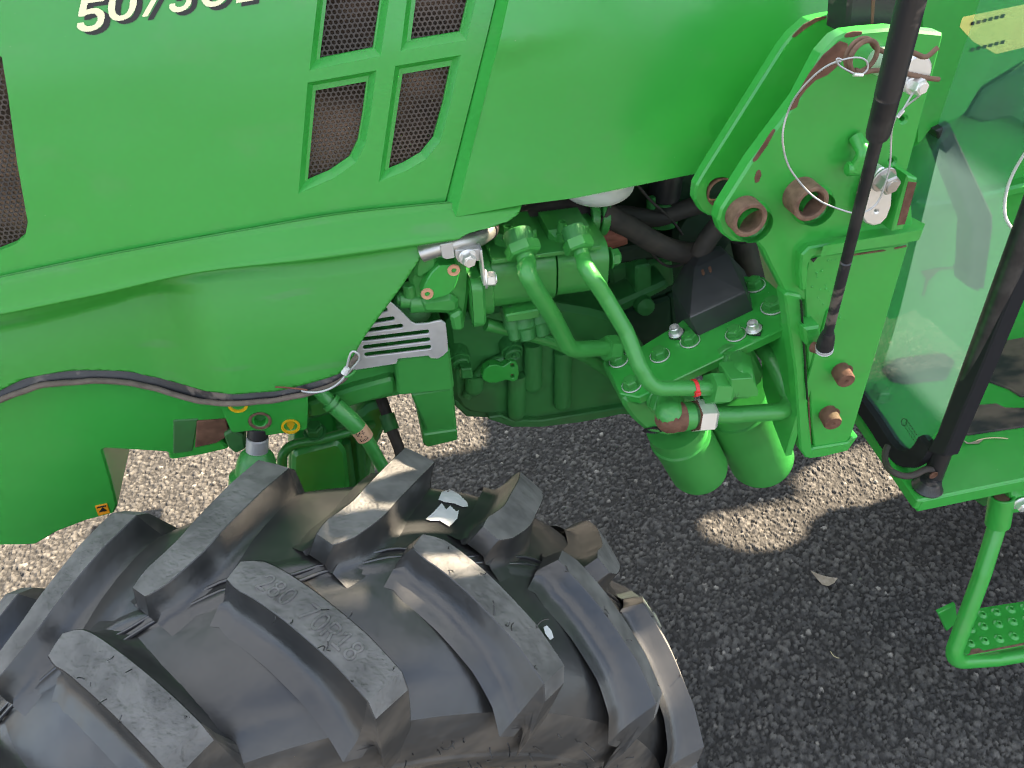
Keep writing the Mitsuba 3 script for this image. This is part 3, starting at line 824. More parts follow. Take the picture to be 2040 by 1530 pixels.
FRM = TR + '__front_frame'
frame_px = [(-150, 770), (200, 700), (470, 730), (470, 800), (452, 838), (459, 868), (440, 880), (461, 894), (400, 908), (338, 918), (335, 902), (203, 894), (220, 950), (236, 1008), (228, 1024), (172, 1038), (112, 1061), (70, 1085), (-20, 1088), (-150, 1088)]
add(FRM, 'frame_plate', plate(frame_px[:13] + [(234, 1008), (226, 1024), (172, 1038), (112, 1061), (70, 1086), (-20, 1088), (-150, 1088)], 0.712, 0.10, bevel=0.004, r=0.004), 'green_paint', 30)
add(FRM, 'pocket_side', plate([(345, 838), (395, 835), (383, 900), (345, 905)], 0.7105, 0.004), 'green_cast', 30)
add(FRM, 'rusty_pocket', plate([(392, 840), (450, 836), (458, 868), (430, 884), (388, 893)], 0.7095, 0.004), 'rust', 30, 'rusty brown pocket of the front frame')
# warning sticker
add(FRM, 'warning_sticker', plate([(189, 1009), (213, 1004), (219, 1022), (196, 1028)], 0.7105, 0.002, bevel=0.0002), 'orange_print', False, 'small orange sticker with a black triangle')
add(FRM, 'sticker_triangle', join(plate([(197, 1021), (204, 1011), (213, 1018)], 0.7098, 0.001, bevel=0.0001), plate([(193, 1011), (211, 1007), (212, 1009), (194, 1013)], 0.7098, 0.001, bevel=0.0001)), 'black_print', False)

AXL = TR + '__axle_support'
sup = [(420, 770), (640, 740), (625, 770), (613, 790), (614, 802), (612, 856), (533, 868), (502, 858), (462, 863), (437, 805)]
hole = lambda px, py, r, n=20: [(px + r * math.cos(a), py + r * math.sin(a)) for a in np.arange(n) * 2 * np.pi / n]
add(AXL, 'support_plate', plate(sup, 0.69, 0.03, holes=[hole(518, 838, 12), hole(579, 849, 9)], bevel=0.002, r=0.004), 'green_paint', 30)


def Yc(px, py, Y): return at(px, py, Y)


BACK = np.array([0, 1.0, 0]); FRONT = np.array([0, -1.0, 0])
p = at(518, 838, 0.6895); add(AXL, 'hole_ring', ringm(p, FRONT, 0.0125, 0.009, 0.0012), 'rust_light')
add(AXL, 'recessed_bolt', bolt(p + BACK * 0.014, FRONT, 0.015, 0.006, False), 'green_cast')
for q in ((579, 849), (474, 806)):
    p = at(*q, 0.6895); add(AXL, 'yellow_plug', lathe([(0, 0.0105), (0.0016, 0.0105), (0.0016, 0.008), (-0.006, 0.0065), (-0.006, 0)], p, FRONT, 24), 'yellow_paint', 30, 'yellow plug in the axle support')
beam = [(560, 790), (690, 732), (783, 715), (783, 696), (893, 684), (902, 772), (903, 780), (812, 789), (700, 812), (616, 838), (600, 840)]
add(AXL, 'cast_beam', plate(beam, 0.725, 0.14, bevel=0.006, r=0.01), 'green_pipe', 40)
add(AXL, 'beam_ledge', plate([(612, 806), (700, 775), (786, 752), (790, 784), (700, 812), (618, 836)], 0.712, 0.02, bevel=0.006, r=0.006), 'green_pipe', 40)
add(AXL, 'cast_block', plate([(788, 716), (896, 692), (906, 778), (792, 790)], 0.7, 0.05, bevel=0.005, r=0.006), 'green_pipe', 40)
leg = plate([(818, 786), (903, 772), (911, 858), (852, 874), (846, 850)], 0.708, 0.07, bevel=0.012, r=0.004)
add(AXL, 'support_leg', leg, 'green_pipe', 40)
add(AXL, 'leg_foot', plate([(843, 866), (911, 856), (912, 878), (852, 892), (843, 884)], 0.704, 0.08, bevel=0.003, r=0.003), 'green_pipe', 40)

# front axle: differential housing, kingpin hub, hoses
FA = TR + '__front_axle'
c0 = at(655, 895, 0.80)
prof = [(0, 0), (0, 0.05), (0.02, 0.075), (0.09, 0.085), (0.16, 0.07), (0.17, 0.055), (0.4, 0.05), (0.4, 0)]
add(FA, 'axle_tube', cyl(np.array([c0[0], 0.60, 0.44]), np.array([c0[0], 1.5, 0.44]), 0.05, 40), 'green_cast')
cas = [(577, 905), (600, 884), (640, 868), (690, 852), (704, 835), (730, 812), (770, 800), (775, 840), (745, 905), (735, 960), (733, 1010), (575, 1020)]
add(FA, 'axle_casting', plate(cas, 0.80, 0.14, bevel=0.02, r=0.012), 'green_pipe', 50)
add(FA, 'casting_cheek', plate([(582, 905), (675, 880), (690, 902), (700, 1010), (580, 1020)], 0.775, 0.06, bevel=0.014, r=0.01), 'green_paint', 50)
for q0, q1 in (((690, 880), (706, 1000)), ((716, 868), (728, 1000))):
    add(FA, 'casting_rib', sweep(fillet([at(*q0, 0.785), at(*q1, 0.785)], 0.01), circ(0.006, 10)), 'green_cast', True)
hub = at(497, 905, 0.69); dn = unit(np.array([-0.25, -0.25, -1.0]))
tp = at(513, 872, 0.695)
add(FA, 'kingpin_collar', cyl(tp, tp + dn * 0.02, 0.0125, 32), 'wire', 30, 'bare grey kingpin collar')
add(FA, 'kingpin_shaft', cyl(tp - dn * 0.014, tp, 0.0115, 24), 'black_plastic', 30)
add(FA, 'kingpin_hub', lathe([(0, 0), (0, .014), (.006, .019), (.014, .022), (.03, .024), (.034, .03), (.045, .0305), (.05, .026), (.05, 0)], tp + dn * 0.017, dn, 40), 'green_pipe', 40)
add(FA, 'kingpin_base', lathe([(0, 0), (0, .03), (.02, .033), (.05, .03), (.05, 0)], tp + dn * 0.066, dn, 40), 'rust', 30, 'rusty base of the kingpin hub')
add(FA, 'side_boss', plate([(445, 866), (460, 858), (485, 868), (490, 895), (470, 905), (455, 893)], 0.705, 0.05, bevel=0.006, r=0.004), 'green_cast', 40)
add(FA, 'vent_bolt', bolt(at(628, 862, 0.765), np.array([0, -0.2, 1.0]), 0.02, 0.012), 'green_cast')
add(FA, 'steel_pipe', tube(fillet([at(562, 960, 0.745), at(562, 905, 0.745), at(580, 886, 0.75), at(640, 876, 0.76), at(712, 856, 0.775), at(740, 846, 0.8)], 0.02, 8), 0.0063, 18), 'green_pipe', True)
hp = [at(628, 770, 0.70), at(660, 802, 0.695), at(700, 838, 0.685), at(728, 872, 0.68), at(748, 905, 0.675), at(790, 968, 0.655)]
hs = spline(hp, 60)
add(FA, 'steering_hose', tube(hs, 0.0078, 18), 'green_pipe', True)
add(FA, 'hose_ferrule', tube(hs[12:27], 0.0103, 20), 'green_pipe', 40)
add(FA, 'hose_ferrule_end', tube(hs[9:12], 0.0112, 20), 'green_pipe', 40)
tg = hs[25:33]
add(FA, 'hose_tag', tube(tg, 0.0101, 20), 'tag_brown', 40, 'brown paper tag wrapped round the hose')


def tag_text():
    m = meshkit.text_mesh('SC-10', 1.0, 0.02); v = m.vertices; L = v[:, 0].max()
    s = v[:, 0] / L; ax0, ax1 = tg[1], tg[-2]; d = unit(ax1 - ax0); w = unit(np.cross(d, [0, -1, 0.3])); n = unit(np.cross(w, d)); n = n if n[1] < 0 else -n
    ang = -(v[:, 1] - 0.5) * 0.95
    P = ax0 + (ax1 - ax0) * s[:, None] + 0.0104 * (np.sin(ang)[:, None] * w + np.cos(ang)[:, None] * n) + n * v[:, 2:] * 0.01
    return trimesh.Trimesh(P, m.faces, process=False)


add(FA, 'tag_lettering', tag_text(), 'black_print', False)
h2 = spline([at(757, 790, 0.80), at(768, 818, 0.79), at(778, 850, 0.775), at(790, 880, 0.76), at(800, 930, 0.74)], 40)
add(FA, 'brake_hose', tube(h2, 0.0075, 16), 'hose', True, 'dark worn hose')
add(FA, 'hose_ferrule', tube(h2[10:20], 0.0105, 18), 'green_cast', 40)
# wire loop and green tie at the cowl's tip
wl = spline([at(600, 778, 0.655), at(640, 780, 0.652), at(676, 762, 0.65), at(700, 735, 0.65), at(714, 706, 0.648), at(705, 700, 0.648), at(694, 718, 0.648), at(688, 734, 0.648)], 50)
add(COWL, 'loose_wire', tube(wl, 0.0013, 8), 'wire', True, 'thin grey wire looped at the tip of the cowl')
add(COWL, 'wire_marker', tube(np.array([at(684, 744, 0.647), at(692, 733, 0.647)]), 0.003, 10), 'white_plastic', 30)
add(COWL, 'green_cable_tie', tube(spline([at(686, 750, 0.65), at(700, 746, 0.65), at(707, 738, 0.65)], 12), 0.0018, 8), 'green_pipe', True)
add(COWL, 'orange_wire', tube(spline([at(548, 771, 0.655), at(580, 773, 0.6545), at(612, 777, 0.654)], 12), 0.0009, 6), 'red_sleeve', True)

# ------------------------------------------------------------------ heat shield with slots
def slot(x0, y0, x1, y1, w=8.5, n=9):
    d = math.atan2(y1 - y0, x1 - x0); r = w / 2
    return [(x1 + r * math.cos(d + a), y1 + r * math.sin(d + a)) for a in np.linspace(-np.pi / 2, np.pi / 2, n)] + [(x0 + r * math.cos(d + np.pi + a), y0 + r * math.sin(d + np.pi + a)) for a in np.linspace(-np.pi / 2, np.pi / 2, n)]


slots = [slot(730, 707, 855, 692), slot(727, 692.5, 853, 677), slot(724, 676.5, 851, 661.5), slot(730, 659, 799, 650), slot(740, 642, 782, 635), slot(745, 624, 768, 617.5)]
shield = [(640, 742), (660, 700), (700, 640), (740, 580), (775, 600), (783, 606), (800, 622), (820, 642), (828, 646), (850, 645), (872, 640), (880, 639), (888, 645), (891, 672), (893, 699), (883, 709), (872, 715), (858, 714), (854, 709), (793, 715), (790, 725), (700, 739)]
add(TR, 'heat_shield', plate(shield, 0.692, 0.0025, holes=slots, bevel=0.0006, r=0.001), 'galvanised', 20, 'slotted grey metal heat shield')

# ------------------------------------------------------------------ engine and transmission
EN = TR + '__engine'
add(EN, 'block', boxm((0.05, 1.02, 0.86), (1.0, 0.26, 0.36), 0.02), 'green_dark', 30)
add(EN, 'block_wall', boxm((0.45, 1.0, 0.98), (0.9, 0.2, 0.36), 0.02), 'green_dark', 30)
TRN = TR + '__transmission'
case = [(888, 640), (960, 620), (1060, 600), (1180, 620), (1250, 640), (1290, 700), (1330, 800), (1330, 830), (1240, 819), (1160, 836), (1080, 845), (1020, 846), (985, 832), (935, 826), (918, 815), (902, 792), (896, 700)]
add(TRN, 'housing', plate(case, 0.795, 0.34, bevel=0.012, r=0.01), 'green_cast', 40)
add(TRN, 'housing_flange', plate([(960, 833), (1000, 828), (1020, 838), (1080, 838), (1240, 812), (1330, 824), (1330, 836), (1240, 826), (1160, 842), (1080, 852), (1020, 852), (985, 840)], 0.785, 0.1, bevel=0.003, r=0.003), 'green_cast', 40)


def rib(q0, q1, r, Y=0.79, e=0.7):
    a, b = at(*q0, Y), at(*q1, Y)
    d = unit(b - a)
    path = np.array([a, b - d * r * 0.6, b - d * r * 0.15, b + d * r * 0.35])
    sec = np.stack([circ(r, 20, e), circ(r, 20, e), circ(r * 0.85, 20, e), circ(r * 0.35, 20, e)])
    return sweep(path, sec, hint=[0, 1, 0])


for q0, q1, r in (((1062, 685), (1062, 776), 0.0125), ((1122, 700), (1121, 812), 0.0125), ((1030, 748), (1029, 832), 0.0125), ((945, 748), (944, 782), 0.0125)):
    add(TRN, 'casting_rib', rib(q0, q1, r, 0.787), 'green_cast', True)
arc = fillet([at(930, 790, 0.79), at(948, 752, 0.79), at(972, 726, 0.79), at(1003, 712, 0.79)], 0.03, 8)
add(TRN, 'casting_bead', tube(arc, 0.007, 14), 'green_cast', True)
for q, r in (((914, 712), 0.0125), ((1018, 694), 0.0125)):
    p = at(*q, 0.787)
    add(TRN, 'boss_cap', lathe([(-0.02, 0), (-0.02, r * 1.2), (0.006, r * 1.15), (0.006, r * 0.95), (0.012, r * 0.92), (0.0135, r * 0.75), (0.0105, r * 0.6), (0.0105, r * 0.22), (0.015, r * 0.2), (0.016, 0)], p, unit([0.05, -1, -0.25]), 28), 'green_cast', 35)
add(TRN, 'square_plug', plate([(919, 736), (940, 734), (943, 754), (919, 756)], 0.762, 0.03, bevel=0.0015), 'green_cast', 30)
key = [(960, 750), (964, 737), (975, 729), (988, 727), (1002, 731), (1010, 726), (1018, 720), (1027, 721), (1032, 728), (1034, 745), (1031, 757), (1022, 761), (1008, 757), (990, 763), (974, 763), (963, 758)]
add(TRN, 'inspection_cover', plate(key, 0.772, 0.012, holes=[hole(1021, 729, 4), hole(1021, 750, 4)], bevel=0.001, r=0.002), 'green_paint', 30)
for q in ((1021, 729), (1021, 750)):
    p = at(*q, 0.776); add(TRN, 'cover_screw', lathe([(0, .0045), (.001, .004), (-.003, .0022), (-.003, 0)], p, FRONT, 16), 'rust')
add(TRN, 'dirty_sill', plate([(905, 790), (930, 812), (1000, 822), (1000, 834), (930, 832), (905, 808)], 0.8, 0.05, bevel=0.004, r=0.004), 'green_cast', 40)
# background castings seen past the pump
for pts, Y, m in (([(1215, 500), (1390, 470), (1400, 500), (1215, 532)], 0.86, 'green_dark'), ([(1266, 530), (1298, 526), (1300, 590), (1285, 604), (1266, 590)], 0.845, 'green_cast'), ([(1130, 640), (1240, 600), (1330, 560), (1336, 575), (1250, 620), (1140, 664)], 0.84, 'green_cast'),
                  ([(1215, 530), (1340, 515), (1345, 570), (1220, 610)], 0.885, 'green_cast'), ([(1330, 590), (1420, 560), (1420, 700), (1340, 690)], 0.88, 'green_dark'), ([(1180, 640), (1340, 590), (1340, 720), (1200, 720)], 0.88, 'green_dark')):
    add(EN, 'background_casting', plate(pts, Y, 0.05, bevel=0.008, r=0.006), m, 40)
for q, r in (((1280, 605), 0.014), ((1175, 615), 0.016), ((1165, 660), 0.012)):
    p = at(*q, 0.84); add(EN, 'cast_boss', lathe([(0, 0), (0, r), (0.014, r * 0.9), (0.018, 0)], p, unit([0, -1, 0.2]), 24), 'green_cast', 40)

# ------------------------------------------------------------------ hydraulic pump
PU = TR + '__hydraulic_pump'


def prof_body(x0, x1, Yf, top, bot, dep, r=0.012, bev=0.002):
    """Rounded body with its axis along the tractor: front face Yf, from z=bot to z=top, dep deep."""
    sec = rounded(Polygon([(-0.0, bot), (dep, bot), (dep, top), (0.0, top)]), r)
    o = np.array([x1, Yf, 0.0])
    return prism(sec, x1 - x0, bev, o, np.array([0, 1.0, 0]), np.array([0, 0, 1.0]), np.array([1.0, 0, 0]))


YP = 0.70
tp_, bt_ = at(1090, 508, YP), at(1090, 610, YP)
xl, xm, xr = at(982, 560, YP)[0], at(1111, 560, YP)[0], at(1213, 560, YP)[0]
add(PU, 'pump_section', prof_body(xl, xm - 0.001, YP, tp_[2], bt_[2], 0.11, 0.02, 0.001), 'green_pipe', 35)
add(PU, 'pump_section', prof_body(xm + 0.001, xr, YP + 0.0015, tp_[2] - 0.001, bt_[2] + 0.002, 0.11, 0.02, 0.001), 'green_pipe', 35)
add(PU, 'top_edge', prof_body(xl, xr - 0.012, YP - 0.001, tp_[2] + 0.003, tp_[2] - 0.002, 0.1, 0.001, 0.0005), 'green_pipe', 30)
xf0, xf1 = at(941, 600, YP - 0.015)[0], at(967, 600, YP - 0.015)[0]
add(PU, 'mounting_flange', prof_body(xf0, xf1, YP - 0.018, at(955, 565, YP)[2] + 0.012, at(955, 659, YP - 0.018)[2], 0.15, 0.012, 0.003), 'green_pipe', 35)
add(PU, 'flange_collar', prof_body(xf1, xl, YP - 0.004, tp_[2] - 0.003, bt_[2] - 0.006, 0.115, 0.02, 0.001), 'green_pipe', 35)
p = at(1214, 514, YP + 0.02); add(PU, 'end_bolt', bolt(p, np.array([1.0, 0, 0]), 0.017, 0.009), 'green_pipe')
p = at(1040, 625, YP + 0.02); add(PU, 'port_block', plate([(1007, 628), (1075, 616), (1077, 634), (1010, 644)], YP - 0.005, 0.07, bevel=0.003, r=0.003), 'green_pipe', 40)
for q, r in (((1020, 642), 0.010), ((1045, 642), 0.014), ((1075, 634), 0.012)):
    p = at(*q, YP + 0.01); add(PU, 'lower_fitting', lathe([(-.02, 0), (-.02, r), (.005, r), (.008, r * .8), (.02, r * .7), (.024, 0)], p, unit([0.1, -0.5, -1]), 20), 'green_cast', 35)


def valve(px, py, heads, nutpx, nr, yb):
    k = PU
    b = at(px, py, yb)
    add(k, 'valve_block', boxm(b + [0, 0.034, -0.018], (0.046, 0.05, 0.05), 0.006), 'green_pipe', 35)
    for h in heads:
        q = at(*h, yb + (0.045 if h[1] < nutpx[1] - 50 else 0.012))
        add(k, 'socket_bolt', lathe([(-0.045, 0), (-0.045, 0.0075), (-0.013, 0.0072), (-0.012, 0.0052), (0, 0.005), (0, 0.0034), (-0.005, 0.003), (-0.005, 0)], q, np.array([0, 0, 1.0]), 20), 'green_pipe', 35)
    q = at(*nutpx, yb - 0.022); d = unit(np.array([0.12, -0.8, -0.62]))
    add(k, 'port_collar', cyl(q - d * 0.022, q - d * 0.004, nr * 0.78, 28), 'green_cast')
    add(k, 'hex_nut', hexm(q - d * 0.006, d, nr * 1.72, 0.012, 0.5), 'green_pipe', 20)
    return q + d * 0.004


n1 = valve(1035, 487, [(1012, 450), (1046, 444), (1019, 464), (1053, 459)], (1042, 499), 0.0195, 0.715)
n2 = valve(1140, 478, [(1120, 441), (1154, 437), (1128, 458), (1161, 455)], (1153, 490), 0.0165, 0.712)
# housing at the left of the flange with the oval cover
add(PU, 'end_housing', plate([(822, 520), (842, 508), (868, 500), (900, 505), (930, 512), (938, 540), (936, 580), (930, 625), (925, 660), (900, 661), (898, 632), (890, 627), (840, 627), (826, 608), (815, 560)], YP + 0.004, 0.13, bevel=0.012, r=0.008), 'green_pipe', 45)
add(PU, 'housing_step', plate([(832, 505), (870, 498), (872, 535), (845, 552), (842, 575), (824, 580), (826, 530)], YP - 0.004, 0.05, bevel=0.01, r=0.006), 'green_pipe', 45)
add(PU, 'housing_foot', plate([(897, 632), (922, 618), (926, 655), (920, 661), (903, 661)], YP - 0.008, 0.06, bevel=0.006, r=0.004), 'green_pipe', 45)
add(PU, 'housing_belly', plate([(835, 600), (900, 590), (915, 600), (915, 622), (890, 626), (842, 624)], YP - 0.004, 0.03, bevel=0.008, r=0.006), 'green_pipe', 45)
oval = [(874, 530), (888, 529), (906, 529), (914, 533), (917, 541), (912, 560), (905, 577), (896, 587), (880, 592), (862, 597), (851, 598), (842, 594), (839, 586), (845, 570), (851, 557), (860, 543)]
add(PU, 'oval_cover', plate(oval, YP - 0.012, 0.018, bevel=0.0012, r=0.002), 'green_paint', 30)
for q in ((904, 538), (851, 585)):
    p = at(*q, YP - 0.0122)
    add(PU, 'cover_screw', lathe([(0, .0068), (.0016, .0062), (.0016, .003), (-.002, .0026), (-.002, 0)], p, FRONT, 24), 'copper', 30, 'bare copper coloured screw')
for q0, q1, r in (((795, 597), (822, 596), 0.0095), ((790, 596), (800, 596), 0.0065), ((815, 602), (845, 600), 0.012)):
    add(PU, 'side_fitting', cyl(at(*q0, YP + 0.01), at(*q1, YP + 0.01), r, 20), 'green_pipe', 40)
add(PU, 'upright_fitting', cyl(at(817, 590, YP + 0.006), at(814, 566, YP + 0.006), 0.007, 18), 'green_pipe', 40)
add(PU, 'lower_bulge', trimesh.Trimesh(*(lambda s: (s.vertices * 0.022 + at(822, 612, YP + 0.03), s.faces))(trimesh.creation.icosphere(3))), 'green_cast', True)

# hydraulic pipes
PI = TR
d1 = unit(np.array([0.12, -0.8, -0.62]))
add(TR, 'hydraulic_pipe', tube(fillet([n1, n1 + d1 * 0.012, at(1047, 540, 0.655), at(1068, 578, 0.655), at(1102, 632, 0.66), at(1136, 697, 0.665), at(1220, 692, 0.69)], 0.03, 9), 0.0097, 22), 'green_pipe', True)
nb = at(1206, 694, 0.685); add(TR, 'pipe_nut', hexm(nb, unit(at(1232, 692, 0.69) - nb), 0.027, 0.018, 0.2), 'green_pipe', 20)
p2 = [n2, n2 + d1 * 0.012, at(1166, 532, 0.625), at(1205, 590, 0.62), at(1247, 660, 0.605), at(1274, 730, 0.585), at(1300, 774, 0.575), at(1416, 773, 0.575)]
add(TR, 'hydraulic_pipe', tube(fillet(p2, 0.03, 9), 0.0084, 22), 'green_pipe', True)
tl = at(1384, 773, 0.575); add(TR, 'cable_tie', join(ringm(tl + [-0.002, 0, 0], np.array([1.0, 0, 0]), 0.0098, 0.0083, 0.004, 28, 0.0003), boxm(at(1390, 784, 0.565), (0.006, 0.005, 0.004), 0.0006)), 'red_tie', 30, 'red cable tie round the pipe')
add(TR, 'drain_pipe', tube(fillet([at(968, 646, 0.73), at(1030, 660, 0.73), at(1100, 680, 0.735), at(1170, 712, 0.75), at(1235, 755, 0.77)], 0.05, 8), 0.0078, 18), 'green_pipe', True)
# silver coolant pipe, clamp and bracket
CL = TR + '__coolant_pipe'
cp = spline([at(840, 505, 0.69), at(872, 494, 0.688), at(910, 484, 0.69), at(945, 476, 0.70), at(966, 466, 0.715), at(976, 450, 0.74)], 50)
add(CL, 'steel_tube', tube(cp, 0.0092, 20), 'steel', True, 'bare bent steel pipe')
add(CL, 'tube_collar', tube(cp[41:47], 0.0105, 20), 'hose', True)
add(CL, 'clamp_plate', plate([(877, 488), (902, 483), (906, 514), (890, 517), (882, 514), (878, 500)], 0.676, 0.003, bevel=0.0006, r=0.001), 'galvanised', 20)
add(CL, 'clamp_strap', plate([(906, 499), (955, 496), (956, 520), (914, 523), (907, 512)], 0.679, 0.012, bevel=0.001, r=0.001), 'galvanised', 20)
add(CL, 'clamp_bolt', bolt(at(931, 511, 0.678), unit([0.05, -1, -0.05]), 0.013, 0.009), 'zinc_bright')
add(CL, 'bent_tab', plate([(957, 500), (961, 499), (966, 540), (968, 568), (964, 571), (961, 545)], 0.672, 0.016, bevel=0.0006), 'zinc_bright', 20)
add(CL, 'tab_bolt', bolt(at(966, 556, 0.68), np.array([1.0, -0.15, 0]), 0.014, 0.009), 'zinc_bright')
add(TR, 'bright_strap', plate([(800, 552), (827, 527), (828, 540), (815, 552), (802, 563)], 0.72, 0.003, bevel=0.0004), 'galvanised', 20)
# hoses, sleeve and reservoir behind
BG = TR + '__engine_bay'
R0 = at(1190, 366, 0.78)
add(BG, 'reservoir', trimesh.Trimesh(*(lambda s: (s.vertices * [0.042, 0.04, 0.021] + R0 + [0, 0, 0.0], s.faces))(trimesh.creation.icosphere(4))), 'white_plastic', True, 'white plastic reservoir under the hood edge')
hz = [([(1010, 445), (1060, 432), (1110, 420), (1165, 424), (1200, 426)], 0.80, 0.019), ([(1195, 420), (1230, 440), (1280, 470), (1340, 498), (1400, 500)], 0.775, 0.0135), ([(1000, 460), (1040, 440), (1100, 425), (1150, 415)], 0.86, 0.02),
      ([(1215, 432), (1260, 432), (1300, 436), (1360, 420), (1400, 405)], 0.84, 0.012), ([(1090, 405), (1130, 410), (1170, 430)], 0.83, 0.016), ([(1440, 440), (1415, 470), (1395, 505)], 0.76, 0.012), ([(1480, 470), (1490, 510), (1500, 560)], 0.79, 0.016)]
for q, Y, r in hz:
    add(BG, 'rubber_hose', tube(wobble(spline([at(a, b, Y) for a, b in q], 40), 0.002, 20), r, 16), 'hose', True, 'dark rubber hose')
add(BG, 'red_sleeve', tube(wobble(spline([at(1060, 462, 0.79), at(1110, 458, 0.79), at(1180, 455, 0.79)], 20), 0.002), 0.02, 16), 'red_sleeve', True, 'reddish brown sleeve')
add(BG, 'red_sleeve', tube(wobble(spline([at(1190, 470, 0.785), at(1215, 466, 0.785), at(1240, 458, 0.785)], 20), 0.002), 0.018, 16), 'red_sleeve', True, 'frayed reddish brown sleeve')
cpx = at(1186, 428, 0.785)
add(BG, 'hose_clamp', join(ringm(cpx + [-0.012, 0, 0], np.array([1.0, 0, -0.1]), 0.026, 0.019, 0.01, 30), ringm(cpx + [0.001, 0, 0], np.array([1.0, 0, -0.1]), 0.025, 0.018, 0.01, 30)), 'green_pipe', 30)
cq = at(1323, 395, 0.86)
add(BG, 'sensor_cap', lathe([(-.03, 0), (-.03, .021), (.0, .0225), (.004, .0215), (.004, .018), (.03, .018), (.03, 0)], cq + [0, 0, -0.005], np.array([0, 0, 1.0]), 32), 'green_cast', 35)
add(BG, 'sensor_body', cyl(cq, cq + [0, 0, 0.09], 0.0205, 32), 'black_plastic')
add(BG, 'sensor_stem', cyl(at(1296, 428, 0.845), at(1298, 392, 0.845), 0.0055, 14), 'green_cast')
add(BG, 'round_cover', lathe([(0, 0), (0, .04), (.01, .042), (.02, .036), (.02, 0)], at(1395, 460, 0.86), unit([-.1, -1, .2]), 40), 'green_dark', 40)
for q in ([(1240, 350), (1300, 400), (1360, 470)], [(1215, 470), (1250, 470), (1330, 530), (1370, 520)]):
    add(BG, 'thin_wire', tube(wobble(spline([at(a, b, 0.83) for a, b in q], 30), 0.004, 25), 0.0018, 8), 'hose', True)

# ------------------------------------------------------------------ filters and their mounting plate
FI = TR + '__filter_bracket'
P0 = at(1272, 791, 0.62); AL = math.radians(21.75)
PN = np.array([-math.sin(AL), 0, math.cos(AL)]); PX = np.array([math.cos(AL), 0, math.sin(AL)])
pxs = lambda P: FOC / ((np.asarray(P) - EYE) @ FWD)


def onp(px, py, d=0.0): return atp(px, py, P0 + PN * d, PN)


def flat(pts, th, holes=(), bevel=0.0015, r=0.0, d=0.0): return pplate(pts, P0 + PN * d, PN, th, holes, bevel, r)


add(FI, 'top_plate', flat([(1211, 730), (1234.5, 784), (1272, 791.5), (1560, 655), (1571, 630), (1569, 594), (1520, 551), (1470, 549), (1348, 646)], 0.011, bevel=0.0022, r=0.002), 'green_paint', 30)
for q, s in (((1233, 719), .0155), ((1315, 709), .0155), ((1259, 768), .0155), ((1375, 680), .0155), ((1466, 667), .0155), ((1504, 570), .016), ((1540, 612), .018)):
    add(FI, 'plate_bolt', bolt(onp(*q), PN, s, 0.0085, True, rng.uniform(0, 1)), 'green_pipe', 25)
    add(FI, 'bolt_washer', cyl(onp(*q) + PN * 0.0003, onp(*q) + PN * 0.0019, s * 0.78, 28, 0.0004), 'galvanised', 30)
AXF = unit(np.array([math.sin(math.radians(27)), 0.03, -math.cos(math.radians(27))]))


def filt(px, py, Y, rp, L, hp):
    c = at(px, py, Y); r = rp / pxs(c)
    pr = [(0, 0), (0, r * 0.62), (-0.0012, r * 0.80), (-0.006, r * 0.94), (-0.014, r), (-L, r), (-L - 0.003, r * 1.03), (-L - 0.008, r * 1.03), (-L - 0.009, r * .95), (-L - 0.03, r * 0.95), (-L - 0.03, 0)]
    add(TR, 'oil_filter', lathe(pr[::-1], c, AXF, 56), 'green_pipe', 35)
    return c, r


c1, r1 = filt(1398, 944, 0.655, 57, 0.088, 0)
c2, r2 = filt(1522, 926, 0.672, 62, 0.14, 0)
add(FI, 'filter_head', plate([(1240, 790), (1276, 800), (1330, 782), (1384, 792), (1398, 838), (1380, 862), (1330, 872), (1290, 862), (1262, 838), (1243, 812)], 0.628, 0.075, bevel=0.008, r=0.005), 'green_pipe', 45)
add(FI, 'head_bore', lathe([(0, .012), (0.001, .009), (-.01, .008), (-.01, 0)], at(1300, 858, 0.63), unit([-0.3, -1, -0.6]), 24), 'black_plastic')
add(FI, 'filter_head', plate([(1422, 722), (1440, 700), (1478, 690), (1500, 690), (1525, 744), (1521, 762), (1500, 783), (1440, 796), (1418, 780)], 0.634, 0.085, bevel=0.008, r=0.005), 'green_pipe', 45)


def elbow(name, hexq, Yh, rh, body, Y, rb, m='green_pipe'):
    q = at(*hexq, Yh); d = unit([0.03, -1, 0.22])
    add(FI, 'fitting_ring', cyl(q + BACK * 0.004, q + d * 0.006, rh * 1.16, 32), m)
    add(FI, 'fitting_nut', hexm(q + d * 0.006, d, rh * 1.9, 0.012, 0.2), m, 20)
    add(FI, 'fitting_nut', hexm(q + d * 0.018, d, rh * 1.5, 0.010, 0.5), m, 20)
    return q + d * 0.026


e1 = elbow('a', (1320, 793), 0.622, 0.0175, None, 0.58, 0.013)
b0, b1 = at(1336, 832, 0.572), at(1378, 828, 0.572)
add(FI, 'pipe_elbow', tube(fillet([e1 + np.array([0, .006, .004]), b0 + np.array([-.002, 0, 0.006]), b0, b1], 0.008, 8), 0.0156, 16), 'green_pipe', 25)
add(FI, 'rusty_elbow', tube(fillet([e1 * 0.45 + b0 * 0.55, b0, b0 * 0.45 + b1 * 0.55], 0.009, 8), 0.0166, 16), 'rust', 25, 'rusty bare elbow fitting')
sp_ = trimesh.creation.icosphere(4); sv_ = sp_.vertices * 0.0172 * (1 + 0.05 * (meshkit.noise(sp_.vertices * 5, 4) - 0.5)[:, None])
add(FI, 'rusty_elbow', trimesh.Trimesh(sv_ + b0, sp_.faces, process=False), 'rust', True)
add(FI, 'thread', lathe([(i * 0.0013, 0.0145 - 0.0012 * (i % 2)) for i in range(9)] + [(0.012, 0)], b1 - np.array([0.001, 0, 0]), b1 - b0, 28), 'green_cast', False)
nd = unit(at(1440, 825, 0.572) - b1)
